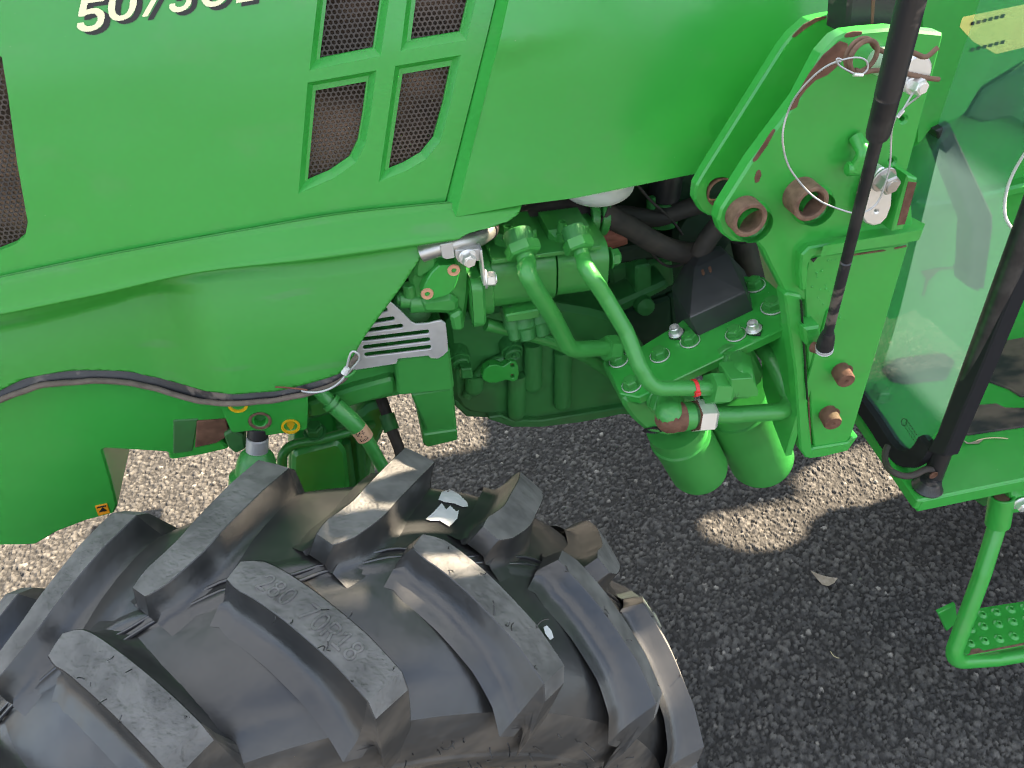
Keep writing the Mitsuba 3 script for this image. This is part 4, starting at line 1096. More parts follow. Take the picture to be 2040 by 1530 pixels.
add(FI, 'bright_nut', hexm(at(1384, 828, 0.572), nd, 0.0335, 0.021, 0.25), 'zinc_bright', 20, 'bare bright hexagonal nut')
add(FI, 'nut_rust', hexm(at(1383, 828, 0.572), nd, 0.0325, 0.0035, 0.25), 'rust', 20)
rp3 = [at(1408, 827, 0.572), at(1470, 826, 0.572), at(1588, 817, 0.575), at(1538, 716, 0.625), at(1506, 680, 0.66)]
add(TR, 'hydraulic_pipe', tube(fillet(rp3, 0.034, 10), 0.0098, 22), 'green_pipe', True)
e2 = elbow('b', (1452, 716), 0.63, 0.017, None, 0.6, 0.013)
b2 = at(1480, 775, 0.577)
add(FI, 'pipe_elbow', tube(fillet([e2 + np.array([0, .004, .004]), at(1474, 750, 0.577), b2], 0.006, 8), 0.015, 8), 'green_pipe', 25)
add(FI, 'elbow_body', plate([(1456, 756), (1500, 753), (1512, 780), (1510, 790), (1458, 793)], 0.562, 0.03, bevel=0.004, r=0.001), 'green_pipe', 25)
add(FI, 'thread', lathe([(i * 0.0013, 0.0135 - 0.0012 * (i % 2)) for i in range(8)] + [(0.011, 0)], at(1446, 774, 0.575), [1.0, 0, 0], 28), 'green_cast', False)
add(FI, 'pipe_nut', hexm(at(1412, 774, 0.575), unit(at(1450, 774, 0.575) - at(1412, 774, 0.575)), 0.031, 0.0235, 0.25), 'green_pipe', 20)

# black sheet metal cover on the plate
CV = TR + '__black_cover'
cv = [at(1398, 683, 0.672), at(1509, 649, 0.672), at(1482.5, 583, 0.668), at(1376.5, 631.5, 0.668), at(1385.5, 536, 0.725), at(1448, 507.5, 0.73), at(1434, 493, 0.765), at(1402, 496, 0.77), at(1373, 514, 0.775), at(1341, 574, 0.775), at(1350, 640, 0.75), at(1526, 640, 0.75), at(1480, 540, 0.77)]
def hullm(pts, r=0.002):
    sp = m3.Manifold.sphere(r, 12)
    return tm(m3.Manifold.batch_hull([sp.translate(tuple(float(x) for x in q)) for q in pts]))
add(CV, 'cover_shell', hullm(cv), 'black_sheet', 25, 'folded black sheet metal cover')
fn = unit(np.cross(cv[2] - cv[3], cv[4] - cv[3])); fn = fn if fn[1] < 0 else -fn
for a in ((1400.5, 542, 3), (1414.5, 536.5, 3)):
    add(CV, 'slot_hole', pplate(slot(a[0] - .6, a[1] - 3, a[0] + .6, a[1] + 3, 6), cv[3] + fn * 0.0026, fn, 0.0004, bevel=0.0001), 'rust', False)
for q in ((1347, 664), (1502, 656)):
    add(CV, 'foot_tab', flat([(q[0] - 14, q[1] + 8), (q[0] + 12, q[1] + 10), (q[0] + 16, q[1] - 10), (q[0] - 10, q[1] - 12)], 0.003, d=0.0035, bevel=0.0006), 'black_plastic', 20)
    p = onp(*q, 0.0036)
    add(CV, 'cap_screw', join(cyl(p, p + PN * 0.002, 0.009, 24, 0.0004), lathe([(0, 0), (0, .0062), (.008, .0062), (.009, .0055), (.009, .003), (.004, .003), (.004, 0)], p + PN * 0.002, PN, 24)), 'zinc_bright', 30, 'bright cap screw')

# ------------------------------------------------------------------ loader bracket
LB = TR + '__loader_bracket'
z2 = lambda pts: [(1300 + a * .3627, b * .3627) for a, b in pts]
YB = 0.56
front = z2([(1320, 155), (1165, 168), (1070, 180), (1010, 210), (930, 300), (800, 545), (540, 890), (375, 1150), (357, 1215), (380, 1285), (440, 1330), (510, 1335)]) + [(1508, 484), (1521, 500), (1531, 522), (1563, 583), (1578, 586), (1600, 600), (1700, 560), (1812, 486), (1822, 470), (1818, 420), (1808, 345), (1822, 294), (1882, 66)]
ctr1, ctr2 = (1495, 440), (1618, 408)
ri1, ri2 = 27, 26
add(LB, 'front_plate', plate(front, YB, 0.014, holes=[hole(*ctr1, 27, 40), hole(*ctr2, 25, 40), hole(1800, 238, 5.5), hole(1778, 321, 5.5)], bevel=0.0022, r=0.003), 'green_paint', 30)
rear = [(1740, -60), (1700, 26), (1652, 31), (1612, 40), (1579, 69), (1561, 91), (1401.5, 344.6), (1387, 370), (1384, 399), (1396, 421), (1412, 430), (1470, 440), (1530, 430), (1720, 380), (1780, -60)]
add(LB, 'rear_plate', plate(rear, 0.632, 0.012, holes=[hole(1437, 383, 27, 40)], bevel=0.002, r=0.003), 'green_paint', 30)
p = at(1437, 383, 0.632); s = pxs(p)
add(LB, 'rear_bush', ringm(p + [0, 0.012, 0], FRONT, 30 / s, 26 / s, 0.0135), 'rust', 35)
for ctr, pr, gx in ((ctr1, 0.016, (1494, 425)), (ctr2, 0.022, (1617, 385))):
    p = at(*ctr, YB - pr); s = pxs(p)
    add(LB, 'bush', ringm(p + [0, 0.0135 + pr, 0], FRONT, 37 / s, 27 / s, 0.0135 + pr, 48), 'rust_light', 35, 'rusty steel bush welded in the bracket')
    w = [(0, 44 / s), (0.004, 43 / s), (0.009, 37.5 / s), (0.0125, 36.5 / s)]
    add(LB, 'weld_collar', lathe([(a, b + 0.0008 * math.sin(9 * a)) for a, b in w], at(ctr[0] - 1, ctr[1] - 1, YB) + [0, 0.0005, 0], FRONT, 48), 'green_paint', 40)
for pts in ([(1030, 225), (1075, 240), (1068, 310), (1000, 380), (960, 415), (900, 440), (845, 492), (808, 540), (795, 590), (752, 610), (736, 620), (800, 510), (860, 405), (940, 300)], [(738, 628), (690, 690), (632, 800), (575, 880), (556, 893), (546, 888), (640, 742), (700, 655)],
            [(1070, 182), (1100, 172), (1165, 172), (1150, 192), (1100, 205), (1060, 207), (1030, 210)], [(590, 925), (600, 960), (585, 1000), (565, 1008), (560, 980), (572, 945)]):
    add(LB, 'rust_patch', plate(z2(pts), YB - 0.0006, 0.0006, bevel=0.0003, r=0.0015), 'rust', False, 'bare rusty patch on the bracket edge')
add(LB, 'rust_patch', plate(z2([(760, 205), (830, 135), (900, 98), (968, 86), (965, 97), (900, 122), (840, 160), (785, 205)]), 0.6314, 0.0006, bevel=0.0003, r=0.001), 'rust', False)
# weld lug and washers
p = at(1686, 300, YB)
add(LB, 'weld_lug', join(sweep(fillet([p + [0.004, -0.002, 0.012], p + [0.006, -0.016, 0.004], p + [0.003, -0.014, -0.012]], 0.006, 6), circ(0.006, 12)), cyl(p + [-0.004, -0.012, -0.011], p + [0.013, -0.014, -0.011], 0.0062, 16)), 'green_paint', 40)
# channel below: flange, rib, panel
add(LB, 'channel_flange', plate([(1562, 582), (1598, 590), (1604, 760), (1620, 910), (1606, 914), (1594, 897), (1584, 740)], YB - 0.006, 0.016, bevel=0.002, r=0.003), 'green_paint', 12)
xs_ = at(1592, 800, YB)[0]; sd_ = ([xs_, 0, 0], [-1.0, 0, 0])
ce_ = [tuple(project([xs_, YB - 0.003, z_])) for z_ in np.linspace(at(1590, 900, YB)[2], at(1580, 625, YB)[2], 6)]
add(LB, 'channel_side', pplate(ce_ + [(1570, 622), (1515, 690), (1519, 770), (1540, 846)], *sd_, 0.008, bevel=0.001, up=[0, 0, 1.0]), 'green_paint', 25)
add(LB, 'channel_panel', plate([(1602, 560), (1612, 512), (1811, 486), (1691, 886), (1684, 898), (1624, 906), (1617, 850)], YB - 0.001, 0.012, bevel=0.002, r=0.002), 'green_paint', 30)
add(LB, 'channel_foot', plate([(1606, 902), (1622, 893), (1690, 882), (1698, 872), (1712, 868), (1690, 899), (1640, 911), (1612, 915)], YB - 0.004, 0.06, bevel=0.003, r=0.002), 'green_paint', 30)
add(LB, 'channel_web', plate([(1672, 880), (1742, 680), (1800, 492), (1780, 492), (1660, 860)], YB + 0.012, 0.05, bevel=0.001), 'green_paint', 30)
add(LB, 'cross_rib', plate([(1598, 600), (1593, 540), (1597, 508), (1612, 493), (1640, 488), (1760, 470), (1815, 461), (1822, 464), (1815, 476), (1640, 504), (1620, 512), (1611, 528), (1606, 600)], YB - 0.009, 0.015, bevel=0.005, r=0.003), 'green_paint', 45)
add(LB, 'shelf_plate', tm((lambda q, t: (np.vstack([q, q - [0, 0, t]]), np.array([[0, 1, 2, 3], [7, 6, 5, 4], [0, 4, 5, 1], [1, 5, 6, 2], [2, 6, 7, 3], [3, 7, 4, 0]])))(np.array([atz(1640, 490, at(1840, 462, YB - 0.016)[2]), atz(1838, 458, at(1840, 462, YB - 0.016)[2]), atz(1843, 446, at(1840, 462, YB - 0.016)[2]), atz(1800, 424, at(1840, 462, YB - 0.016)[2])]), 0.011)), 'green_paint', 20)
add(LB, 'seam_gap', plate([(1597, 600), (1598.4, 600), (1611, 800), (1609.6, 800)], YB - 0.0102, 0.004, bevel=0.0002), 'black_print', False)
add(LB, 'corner_notch', plate([(1616, 517), (1629, 513), (1621, 523)], YB - 0.0024, 0.001, bevel=0.0002), 'black_print', False)
for pts_, d_ in (([(1609, 780), (1611.5, 780), (1616.5, 884), (1613.5, 884)], .0012), ([(1690, 508), (1758, 498), (1766, 500), (1692, 511)], .0018), ([(1782, 494), (1806, 489), (1806, 492), (1783, 497)], .0018)):
    add(LB, 'rust_streak', plate(pts_, YB - d_, 0.0009, bevel=0.0002), 'rust', False)
sps = []
for _ in range(34):
    a_, b_ = rng.uniform(1603, 1690), rng.uniform(515, 640)
    sps.append((lambda q, r_: trimesh.Trimesh(q.vertices * r_ + at(a_, b_, YB - 0.0008), q.faces, process=False))(trimesh.creation.icosphere(1), rng.uniform(0.0007, 0.0016)))
add(LB, 'weld_spatter', join(*sps), 'green_paint', True, None, 'stuff')
# rusty roll pins
for q, s_ in (((1682, 752), 18), ((1656, 837), 18)):
    p = at(*q, YB - 0.013); s = s_ / pxs(p); d = unit([-0.12, -1, -0.1])
    add(LB, 'rusty_pin', lathe([(-0.014, 0), (-0.014, s * 1.0), (0.004, s), (0.006, s * 0.9), (0.006, s * 0.25), (0.002, 0.0)], p, d, 24), 'rust', 35, 'stubby rusty pin')
    h0 = p + [0.001, 0.012, 0.014]
    add(LB, 'pin_hole', lathe([(0.0006, s * 1.15), (0.0016, s * 0.9), (0, s * 0.8), (-0.006, 0)], at(q[0] - 2, q[1] - 9, YB - 0.0012), FRONT, 24), 'rust', 35)
# rusty stop bar
add(LB, 'stop_bar', plate([(1808, 350), (1829, 356), (1800, 458), (1777, 461)], YB - 0.02, 0.03, bevel=0.0015), 'green_paint', 20)
add(LB, 'stop_bar_rust', plate([(1810, 362), (1827, 364), (1803, 447), (1788, 449)], YB - 0.0207, 0.001, bevel=0.0003), 'rust', False, 'rusty worn face of the stop bar')
# pin with disc head, tag plate
pd = at(1823, 148, 0.515); s = pxs(pd)
add(LB, 'hitch_pin', lathe([(-0.045, 0), (-0.045, 28 / s), (-0.006, 28 / s), (-0.006, 37 / s), (0, 36 / s), (0.001, 33 / s), (0.001, 0)], pd, unit([0.02, -1, 0.06]), 48), 'zinc_bright', 35, 'bright hitch pin with a round head')
add(LB, 'pin_bolt', bolt(pd + [0.0, -0.001, -0.007], unit([0.02, -1, 0.06]), 0.0105, 0.009), 'zinc_bright', 25)
tagp = z2([(1245, 930), (1268, 918), (1292, 932), (1310, 985), (1318, 1060), (1314, 1130), (1290, 1195), (1255, 1232), (1215, 1242), (1175, 1228), (1152, 1195), (1152, 1140), (1180, 1060), (1212, 985)])
add(LB, 'retainer_plate', plate(tagp, YB - 0.016, 0.009, bevel=0.0012, r=0.002, holes=[hole(1300 + 1230 * .3627, 1160 * .3627, 3.2, 12)]), 'zinc_bright', 30, 'pear shaped bright retainer plate')
add(LB, 'retainer_bolt', bolt(at(1759, 356, YB - 0.016), unit([0.05, -1, -0.1]), 0.016, 0.011), 'steel', 25)
# rearward mast and cab corner panel behind the strut
add(TR, 'mast_post', plate([(1693, -14), (1793, -14), (1782, 64), (1686, 70)], 0.585, 0.03, bevel=0.003), 'black_worn', 25, 'dark post between the bracket plates')
add(TR, 'mast_rust_strip', plate([(1737, -12), (1745, -12), (1740, 56), (1735, 56)], 0.5845, 0.001, bevel=0.0003), 'rust', False)

# gas strut
GS = TR + '__gas_strut'
A_, B_ = at(1826, -40, 0.43), at(1642, 694, 0.528); gd = unit(B_ - A_)


def on_line(py):
    lo, hi = 0.0, 1.0
    for _ in range(40):
        m_ = (lo + hi) / 2
        if project(A_ + (B_ - A_) * m_)[1] < py: lo = m_
        else: hi = m_
    return A_ + (B_ - A_) * lo


q1, q2, q3 = on_line(190), on_line(272), on_line(676)
ra, rb = 25.5 / pxs(q1), 23.5 / pxs(q2)
add(GS, 'barrel', lathe([(0, 0), (0, ra), (np.linalg.norm(q1 - A_), ra)], A_, gd, 40), 'black_worn', 35)
add(GS, 'sleeve', lathe([(0, ra * 0.9), (0.0006, ra * .97), (np.linalg.norm(q2 - q1) - .004, rb), (np.linalg.norm(q2 - q1), rb * .9), (np.linalg.norm(q2 - q1), 0)], q1, gd, 40), 'black_plastic', 35)
rr = 9.5 / pxs(q3)
mid_ = on_line(520)
add(GS, 'rod', cyl(q2, mid_, rr, 24), 'black_plastic', 35)
add(GS, 'rod_worn_end', cyl(mid_, q3, rr * 1.02, 24), 'black_worn', 35)
add(GS, 'end_socket', lathe([(-.012, 0), (-.012, rr * 1.15), (-.006, rr * 1.5), (.004, rr * 1.75), (.016, rr * 1.8), (.02, rr * 1.5), (.022, 0)], q3, gd, 28), 'black_plastic', 35)
add(GS, 'socket_clip', ringm(q3 + gd * 0.012, gd, rr * 1.86, rr * 1.7, 0.005, 28), 'wire', 35)
add(GS, 'mount_block', plate([(1602, 655), (1634, 650), (1640, 690), (1616, 697), (1606, 688)], YB - 0.018, 0.02, bevel=0.0025), 'green_paint', 20)
add(GS, 'mount_stud', cyl(at(1616, 690, YB - 0.022), at(1634, 696, YB - 0.03), 0.0055, 16), 'rust', 35)

# spring clip and lanyard: loose things that hang on the bracket
HC = 'spring_clip'
labels[HC] = {'label': 'rusty wire spring clip with a coiled eye pushed through the bracket pin', 'category': 'spring clip'}
YC = 0.515
cc = at(1717, 112, YC); rc = 31 / pxs(cc); s = pxs(cc)
th = np.linspace(0.9, 0.9 + 2 * np.pi * 1.55, 70)
coil = np.array([cc + rc * np.array([math.cos(t), 0, math.sin(t)]) + np.array([0, -0.0085 * (i / 69) + 0.004, 0]) for i, t in enumerate(th)])
upleg = spline([at(1737, 84, YC + .004), at(1756, 101, YC + .004), at(1790, 106, YC + .002), at(1822, 106, YC - .012), at(1838, 113, YC - .012), at(1848, 112, YC - .012), at(1858, 104, YC - .012), at(1868, 95, YC - .012)], 30)
loleg = spline([at(1703, 139, YC - .0045), at(1722, 144, YC - .004), at(1736, 141, YC), at(1770, 141, YC), at(1840, 154, YC - .004), at(1870, 158, YC - .004)], 30)
wr = 5.0 / s
add(HC, 'coil', tube(coil, wr, 14), 'rust_light', True)
add(HC, 'upper_leg', tube(upleg, wr, 14), 'rust_light', True)
add(HC, 'lower_leg', tube(loleg, wr, 14), 'rust_light', True)
WL = 'wire_lanyard'
labels[WL] = {'label': 'thin grey steel wire lanyard hanging in a loop over the green bracket', 'category': 'wire lanyard'}
lan = z2([(1180, 330), (1130, 318), (1100, 345), (1120, 390), (1170, 385), (1185, 350)])
add(WL, 'small_ring', tube(spline([at(a, b, YC - 0.012) for a, b in z2([(1040, 330), (1090, 318), (1150, 320), (1180, 345), (1178, 385), (1150, 408), (1110, 405), (1050, 375), (1015, 345), (1010, 330), (1040, 328)])], 60), 1.8 / s, 8), 'wire', True)
lp = z2([(1035, 335), (960, 362), (870, 432), (790, 525), (740, 625), (716, 720), (720, 820), (752, 920), (800, 990), (860, 1058), (940, 1115), (1040, 1153), (1160, 1165), (1225, 1125), (1268, 1040), (1290, 970), (1306, 880), (1310, 760), (1335, 650), (1395, 580), (1460, 530), (1478, 470)])
Yl = np.interp(np.arange(len(lp)), [0, 4, 11, 13, 17, 21], [YC - .012, .535, .528, .53, .53, .51])
add(WL, 'cable', tube(spline([at(a, b, y) for (a, b), y in zip(lp, Yl)], 140), 2.2 / s, 8), 'wire', True)
add(WL, 'ferrule', tube(np.array([at(a, b, YC - .013) for a, b in z2([(1105, 410), (1155, 412)])]), 3.6 / s, 10), 'zinc_bright', 30)
add(WL, 'cable', tube(spline([at(a, b, .508) for a, b in z2([(1480, 470), (1440, 500), (1400, 560), (1370, 610), (1350, 640)])], 30), 2.0 / s, 8), 'wire', True)
add(WL, 'ferrule', tube(np.array([at(a, b, .51) for a, b in z2([(1380, 605), (1345, 645)])]), 4.0 / s, 10), 'zinc_bright', 30)

# ------------------------------------------------------------------ cab: platform, windscreen, post, console
CB = TR + '__cab'
GX = 0.668
fl = Polygon([(0.676, 0.80), (0.648, 0.542), (1.75, 0.542), (1.75, 0.86), (0.676, 0.86)])
add(CB, 'platform', prism(rounded(fl, 0.004), 0.016, 0.004, np.array([0, 0, 0.6]), np.array([1.0, 0, 0]), np.array([0, 1.0, 0]), np.array([0, 0, 1.0])), 'green_paint', 35)
add(CB, 'platform_lip', boxm((1.2, 0.5435, 0.588), (1.09, 0.005, 0.02), 0.001), 'green_paint', 20)


def floor_sheet(pts, h, m, name, label=None):
    add(CB, name, pplate(pts, np.array([0, 0, 0.6 + h]), np.array([0, 0, 1.0]), h - 0.0005, bevel=0.0008, r=0.004, up=[0, 1.0, 0]), m, False, label)


floor_sheet([(1917, 866), (1946, 806), (1985, 803), (2002, 811), (2040, 812), (2110, 808), (2110, 838), (2040, 848)], 0.004, 'floor_mat', 'floor_mat', 'worn dark floor mat by the door sill')
floor_sheet([(1968, 757), (2020, 650), (2110, 630), (2110, 790), (2035, 788), (2010, 772), (1990, 765)], 0.004, 'floor_mat', 'floor_mat', 'worn brownish floor mat further inside')
floor_sheet([(1758, 732), (1793, 713), (1880, 703), (1903, 718), (1887, 751), (1807, 760), (1779, 756)], 0.006, 'floor_mat', 'foot_pad')
add(CB, 'floor_bolt', bolt(atz(1752, 790, 0.6), np.array([0, 0, 1.0]), 0.024, 0.014), 'green_pipe', 25)
add(CB, 'console_wall', plate([(1640, 740), (1740, 730), (2140, 668), (2140, -100), (1700, -100)], 0.808, 0.4, bevel=0.004), 'green_paint', 30)
add(CB, 'console_rib', plate([(1826, 398), (1862, 404), (1905, 400), (1990, 380), (2110, 350), (2110, 372), (1990, 398), (1900, 420), (1860, 424), (1830, 416)], 0.79, 0.03, bevel=0.006, r=0.004), 'green_paint', 40)
add(CB, 'console_rust_line', plate([(1835, 541), (1870, 534), (1930, 530), (1930, 533), (1872, 538), (1850, 560), (1842, 590), (1838, 590), (1846, 556)], 0.8065, 0.001, bevel=0.0003), 'rust_light', False)
add(CB, 'dash_panel', plate([(1830, -100), (2140, -100), (2140, 70), (2010, 150), (1962, 178), (1930, 232), (1900, 250), (1862, 262), (1832, 300), (1815, 300)], 0.745, 0.05, bevel=0.008, r=0.01), 'green_paint', 40)
add(CB, 'dash_underside', plate([(1930, 235), (1962, 180), (2012, 150), (2140, 70), (2140, 300), (2010, 236), (1960, 246)], 0.785, 0.03, bevel=0.004), 'green_cast', 40)
add(CB, 'pedal_arm', plate([(1865, 261), (1894, 247), (1979, 430), (1979, 458), (1961, 578), (1931, 558), (1938, 453)], 0.735, 0.03, bevel=0.002), 'black_plastic', 25, 'black pedal arm behind the glass')
add(CB, 'pedal_rubber', plate([(1928, 548), (1964, 560), (1950, 582), (1930, 572)], 0.73, 0.03, bevel=0.002), 'black_plastic', 25)
add(CB, 'warning_decal', plate([(1918, 34), (2060, 5), (2060, 90), (1985, 108), (1940, 84), (1912, 54)], 0.7445, 0.001, bevel=0.0002, r=0.002), 'yellow_print', False, 'yellow warning decal behind the glass')
for k in range(2):
    add(CB, 'decal_lettering', join(*[boxm(at(1938 + 12 * i, 47 - 3 * i + 52 * k, 0.7435), (0.0042, 0.0005, 0.0035), 0.0001) for i in range(6)]), 'black_print', False)
# windscreen: upright pane square to the tractor
pane = [(1655, 700), (1795, 897), (1806, 903), (1817, 902), (1840, 893), (1886, 838), (2022, 525), (2034, 482), (2018, 458), (2004, 435), (2002, 398), (2013, 357), (2038, 311), (2110, 190), (2140, -100), (1660, -100)]
n_ = np.array([-1.0, 0, 0]); o_ = np.array([GX, 0, 0])
gq = np.array([atp(a, b, o_, n_) for a, b in pane])
gpoly = Polygon(gq[:, 1:])
gv, gf = trimesh.creation.triangulate_polygon(gpoly, engine='earcut')
add(CB, 'windscreen', trimesh.Trimesh(np.c_[np.full(len(gv), GX), gv], gf, process=False), 'glass', False, 'green tinted windscreen pane')
etch = [tube(np.array([atp(1801 + 5.5 * math.cos(t), 841 + 7 * math.sin(t), o_ - [0.0006, 0, 0], n_) for t in np.linspace(0, 6.28, 20)]), 0.00045, 5)]
for r_ in range(3):
    for k in range(7 if r_ else 6):
        x_, y_ = 1806 + 3.6 * k - 3.0 * r_, 836 + 5.4 * k + 5.2 * r_
        etch.append(tube(np.array([atp(x_, y_, o_ - [0.0006, 0, 0], n_), atp(x_ + 2.2, y_ + 3.6, o_ - [0.0006, 0, 0], n_)]), 0.0007 if r_ == 0 else 0.00045, 4))
add(CB, 'pane_marking', join(*etch), 'black_print', False, 'small black maker marks etched on the pane')
eg = np.array([atp(a, b, o_, n_) for a, b in [(2030, 480), (2018, 458), (2004, 435), (2002, 398), (2013, 357), (2038, 311), (2110, 190)]])
add(CB, 'pane_edge', tube(spline(eg, 50), 0.0016, 8), 'white_plastic', True)
sl_ = np.array([atp(a, b, o_, n_) for a, b in [(1640, 690), (1700, 777), (1760, 860), (1790, 901), (1805, 911), (1822, 912), (1838, 902), (1852, 880)]])
add(CB, 'rubber_seal', sweep(spline(sl_, 60), np.array([(-0.011, -0.007), (0.011, -0.007), (0.013, 0), (0.011, 0.009), (-0.011, 0.009), (-0.013, 0)]), hint=[-1, 0, 0]), 'seal_rubber', 35, 'black rubber windscreen seal')
add(CB, 'post_seal', pplate([(1846, 900), (1868, 858), (1996, 528), (2008, 486), (2018, 474), (2050, 462), (2040, 520), (1960, 720), (1880, 910)], o_ - [0.012, 0, 0], n_, 0.02, bevel=0.002), 'seal_rubber', 30)
pb, pt_ = atz(1858, 951, 0.612), None
pt_ = at(2006, 555, pb[1] - 0.0); up_ = unit(pt_ - pb)
pr_ = 18.0 / pxs(pb)
add(CB, 'door_post', cyl(pb - up_ * 0.004, pb + up_ * 0.85, pr_, 28, 0.002), 'black_plastic', 35, 'black tubular door post')
add(CB, 'post_foot', lathe([(-0.012, 0), (-0.012, 0.018), (-0.009, 0.0195), (-0.004, 0.0165), (0.004, 0.0135), (0.006, 0)], atz(1852, 960, 0.612), np.array([0, 0, 1.0]), 28), 'black_worn', 35)
add(CB, 'post_bolt_hole', lathe([(0, 0.006), (0.0008, 0.0052), (-0.002, 0.0045), (-0.003, 0)], at(1860, 947, pb[1] - pr_ + 0.0006), FRONT, 20), 'rust', 35)
add(CB, 'black_cable', tube(spline([at(1768, 890, 0.60), at(1763, 912, 0.585), at(1768, 930, 0.57), at(1782, 942, 0.555), at(1800, 948, 0.55), at(1830, 942, 0.552), at(1858, 938, 0.56)], 40), 0.0042, 12), 'hose', True)
add(CB, 'sill_bracket', plate([(2012, 978), (2060, 968), (2060, 1018), (2012, 1024)], 0.56, 0.02, bevel=0.002), 'green_paint', 25)
add(CB, 'sill_bolt', bolt(at(2030, 1001, 0.559), FRONT, 0.016, 0.009), 'zinc_bright', 25)
add(CB, 'sill_stay', plate([(1944, 985), (1975, 980), (1972, 1004), (1960, 1010), (1946, 1000)], 0.60, 0.02, bevel=0.002), 'green_cast', 25)

# step
ST = TR + '__step'
s0, s1 = at(1996, 988, 0.568), at(1987, 1045, 0.558)
zt = 0.305
sa = [at(1994, 1000, 0.566), s1, at(1958, 1140, 0.53), at(1893, 1318, 0.48), at(1985, 1312, 0.48), at(2120, 1290, 0.48)]
add(ST, 'tube_frame', tube(fillet(sa, 0.03, 9), 15.5 / pxs(sa[3]), 24), 'green_paint', True)
add(ST, 'tube_sleeve', ringm(s1, unit(s0 - s1), 22.5 / pxs(s1), 17 / pxs(s1), np.linalg.norm(s0 - s1) * 1.02, 36), 'green_paint', 35)
add(ST, 'sleeve_bolt', cyl(s0 - unit(s0 - s1) * .004, s0 - unit(s0 - s1) * .001, 0.01, 20), 'rust_light', 35)
zt = sa[3][2] + 0.004
tread = [(1914, 1298), (1926, 1305), (1960, 1299), (2110, 1272), (2110, 1190), (2040, 1197), (1949, 1211)]
add(ST, 'tread_plate', pplate(tread, np.array([0, 0, zt]), np.array([0, 0, 1.0]), 0.005, bevel=0.0012, up=[0, 1.0, 0]), 'green_paint', 25)
for a, b in ((1957, 1224), (1985, 1219), (2014, 1214), (2043, 1210), (1934, 1253), (1959, 1247), (1989, 1243), (2018, 1238), (2047, 1234), (1933, 1281), (1961.5, 1276), (1990.5, 1272), (2020, 1267), (2050, 1262)):
    add(ST, 'tread_stud', lathe([(0, .0078), (.0022, .0062), (.0036, .0046), (.0038, .0036), (.0030, .0026), (-.001, .002), (-.001, 0)], atz(a, b, zt), np.array([0.0, 0, 1.0]), 18), 'green_paint', 40)
add(ST, 'tread_edge_wear', pplate([(1926, 1305.5), (1960, 1299.5), (2110, 1272.5), (2110, 1266), (1960, 1296), (1950, 1291), (1935, 1293), (1932, 1301)], np.array([0, 0, zt + 0.0006]), np.array([0, 0, 1.0]), 0.0006, bevel=0.0002, up=[0, 1.0, 0]), 'rust_light', False, 'worn rusty edge of the step tread')
add(ST, 'gusset', plate([(1869, 1222), (1904, 1205), (1908, 1240), (1886, 1258)], 0.53, 0.006, bevel=0.001), 'green_paint', 25)

# ------------------------------------------------------------------ rear of the tractor, outside the picture: it throws the shade
RW = TR + '__rear_wheel'


def rear_wheel(c, root):
    R = 0.62; pr = [(-.14, .30), (-.17, .38), (-.18, .48), (-.165, .56), (-.12, .585), (0, .595), (.12, .585), (.165, .56), (.18, .48), (.17, .38), (.14, .30)]
    add(root, 'tyre', lathe(pr, c, np.array([0, 1.0, 0]), 72), 'rubber', 40)
    ms = []
    for k in range(20):
        for sg in (-1, 1):
            a = k * math.pi / 10 + (0.157 if sg > 0 else 0); q = []
            for t in np.linspace(0, 1, 5):
                an = a + 0.3 * t; q.append(c + np.array([0.6 * math.sin(an), sg * (0.01 + 0.16 * t), 0.6 * math.cos(an)]))
            ms.append(sweep(np.array(q), np.array([(-.02, -.03), (.02, -.03), (.016, .025), (-.016, .025)]), hint=None))
    add(root, 'lug_ring', join(*ms), 'rubber', 30, None, 'stuff')
    add(root, 'rim', lathe([(-.14, .31), (-.15, .30), (-.1, .28), (-.02, .26), (-.02, .07), (-.06, .06), (-.06, 0)], c, np.array([0, 1.0, 0]), 48), 'yellow_paint', 30)


rear_wheel(np.array([1.98, 0.42, 0.62]), RW)
rear_wheel(np.array([1.98, 1.66, 0.62]), TR + '__rear_wheel_001')
roof_ = Polygon([(0.68, 0.52), (2.02, 0.52), (2.02, 1.56), (0.68, 1.56)]).difference(Polygon([(1.50, 0.845), (1.76, 0.845), (1.76, 1.12), (1.50, 1.12)]))
add(CB, 'roof', prism(roof_, 0.09, 0.01, np.array([0, 0, 2.18]), np.array([1.0, 0, 0]), np.array([0, 1.0, 0]), np.array([0, 0, 1.0])), 'green_paint', 30)
add(CB, 'rear_body', boxm((1.6, 0.93, 0.68), (1.3, 0.22, 0.5), 0.03), 'green_dark', 30)
add(CB, 'fender', boxm((1.95, 0.44, 1.30), (1.1, 0.34, 0.03), 0.01), 'green_paint', 30)
add(CB, 'fender', boxm((1.95, 1.64, 1.30), (1.1, 0.34, 0.03), 0.01), 'green_paint', 30)
add(CB, 'fuel_tank', boxm((1.55, 0.66, 0.72), (0.3, 0.26, 0.62), 0.03), 'black_plastic', 30)
add(CB, 'rear_panel', boxm((1.97, 1.04, 1.42), (0.04, 0.86, 0.66), 0.01), 'green_paint', 30)
hs_ = Polygon([(0.6, 0.3), (1.19, 0.3), (1.2, 0.6), (1.215, 0.7), (1.225, 0.74), (1.25, 0.775), (1.245, 0.82), (1.215, 0.85), (1.215, 0.92), (1.26, 1.0), (1.34, 1.06), (1.378, 1.07), (1.39, 0.9), (1.385, 0.78), (1.4, 0.66), (1.395, 0.3), (1.52, 0.3), (1.52, 1.12), (0.6, 1.12)])
add(CB, 'rear_housing', prism(rounded(hs_, 0.012), 0.05, 0.004, np.array([1.95, 0, 0]), np.array([0, 1.0, 0]), np.array([0, 0, 1.0]), np.array([1.0, 0, 0])), 'green_dark', 30)
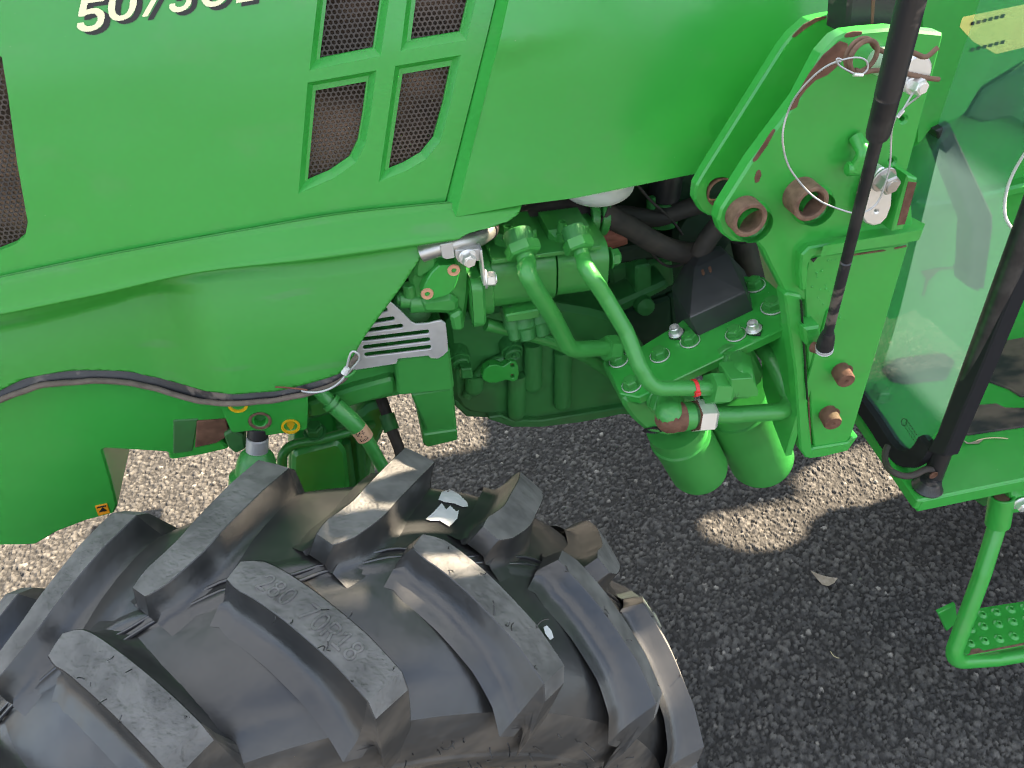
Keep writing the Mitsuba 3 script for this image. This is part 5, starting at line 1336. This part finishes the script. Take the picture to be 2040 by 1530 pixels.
add(CB, 'quarter_panel', boxm((1.95, 0.68, 1.65), (0.04, 0.3, 0.78), 0.01), 'green_paint', 30)
for y in (0.56, 1.52):
    add(CB, 'rear_post', boxm((1.95, y, 1.7), (0.06, 0.05, 0.8), 0.01), 'black_plastic', 30)
add(CB, 'seat', hullm([np.array(q) for q in ((1.35, .85, .95), (1.35, 1.2, .95), (1.75, .85, .98), (1.75, 1.2, .98), (1.4, .85, 1.05), (1.4, 1.2, 1.05), (1.8, .88, 1.4), (1.8, 1.18, 1.4), (1.75, .85, 1.05))], 0.02), 'black_plastic', 30)

# ------------------------------------------------------------------ litter on the ground
def leaf(key, label, pts, z, m, hgt=0.006):
    v, f = trimesh.creation.triangulate_polygon(Polygon(pts), engine='earcut')
    m_ = trimesh.Trimesh(np.c_[v, np.zeros(len(v))], f, process=False).subdivide().subdivide()
    P = np.array([atz(a, b, z) for a, b, _ in m_.vertices]); c = P.mean(0)
    r = np.linalg.norm((P - c)[:, :2], axis=1); P[:, 2] += hgt * (r / r.max()) ** 2 * (0.5 + meshkit.noise(P * 60, 3))
    scene[key] = mikit.ply(trimesh.Trimesh(np.vstack([P, P - [0, 0, 0.0006]]), np.vstack([m_.faces, m_.faces[:, ::-1] + len(P)]), process=False), 'mat_' + m, smooth=False)
    labels[key] = {'label': label, 'category': 'leaf' if 'leaf' in label else 'straw'}


leaf('dry_leaf', 'torn pale dry leaf lying alone on the shaded asphalt', [(1613, 1139), (1640, 1147), (1668, 1154), (1662, 1162), (1650, 1168), (1638, 1165), (1626, 1152)], 0.009, 'leaf')
leaf('dry_leaf_001', 'thin curled dry leaf on the green cab platform', [(1911, 877), (1930, 882), (1945, 878), (1958, 877), (1950, 884), (1938, 884), (1925, 885)], 0.602, 'leaf', 0.004)
for k, (pts, z, lab) in enumerate([([(1655, 1298), (1663, 1308), (1672, 1311)], 0.009, 'short straw stalk on the dark asphalt left of the step'), ([(1945, 878), (1975, 872), (2008, 874)], 0.604, 'pale straw stalk across the green cab platform')]):
    key = 'straw_stalk' + ('' if k == 0 else f'_{k:03d}')
    scene[key] = mikit.ply(tube(spline([atz(a, b, z) for a, b in pts], 12), 0.0009, 6), 'mat_straw', smooth=True)
    labels[key] = {'label': lab, 'category': 'straw'}
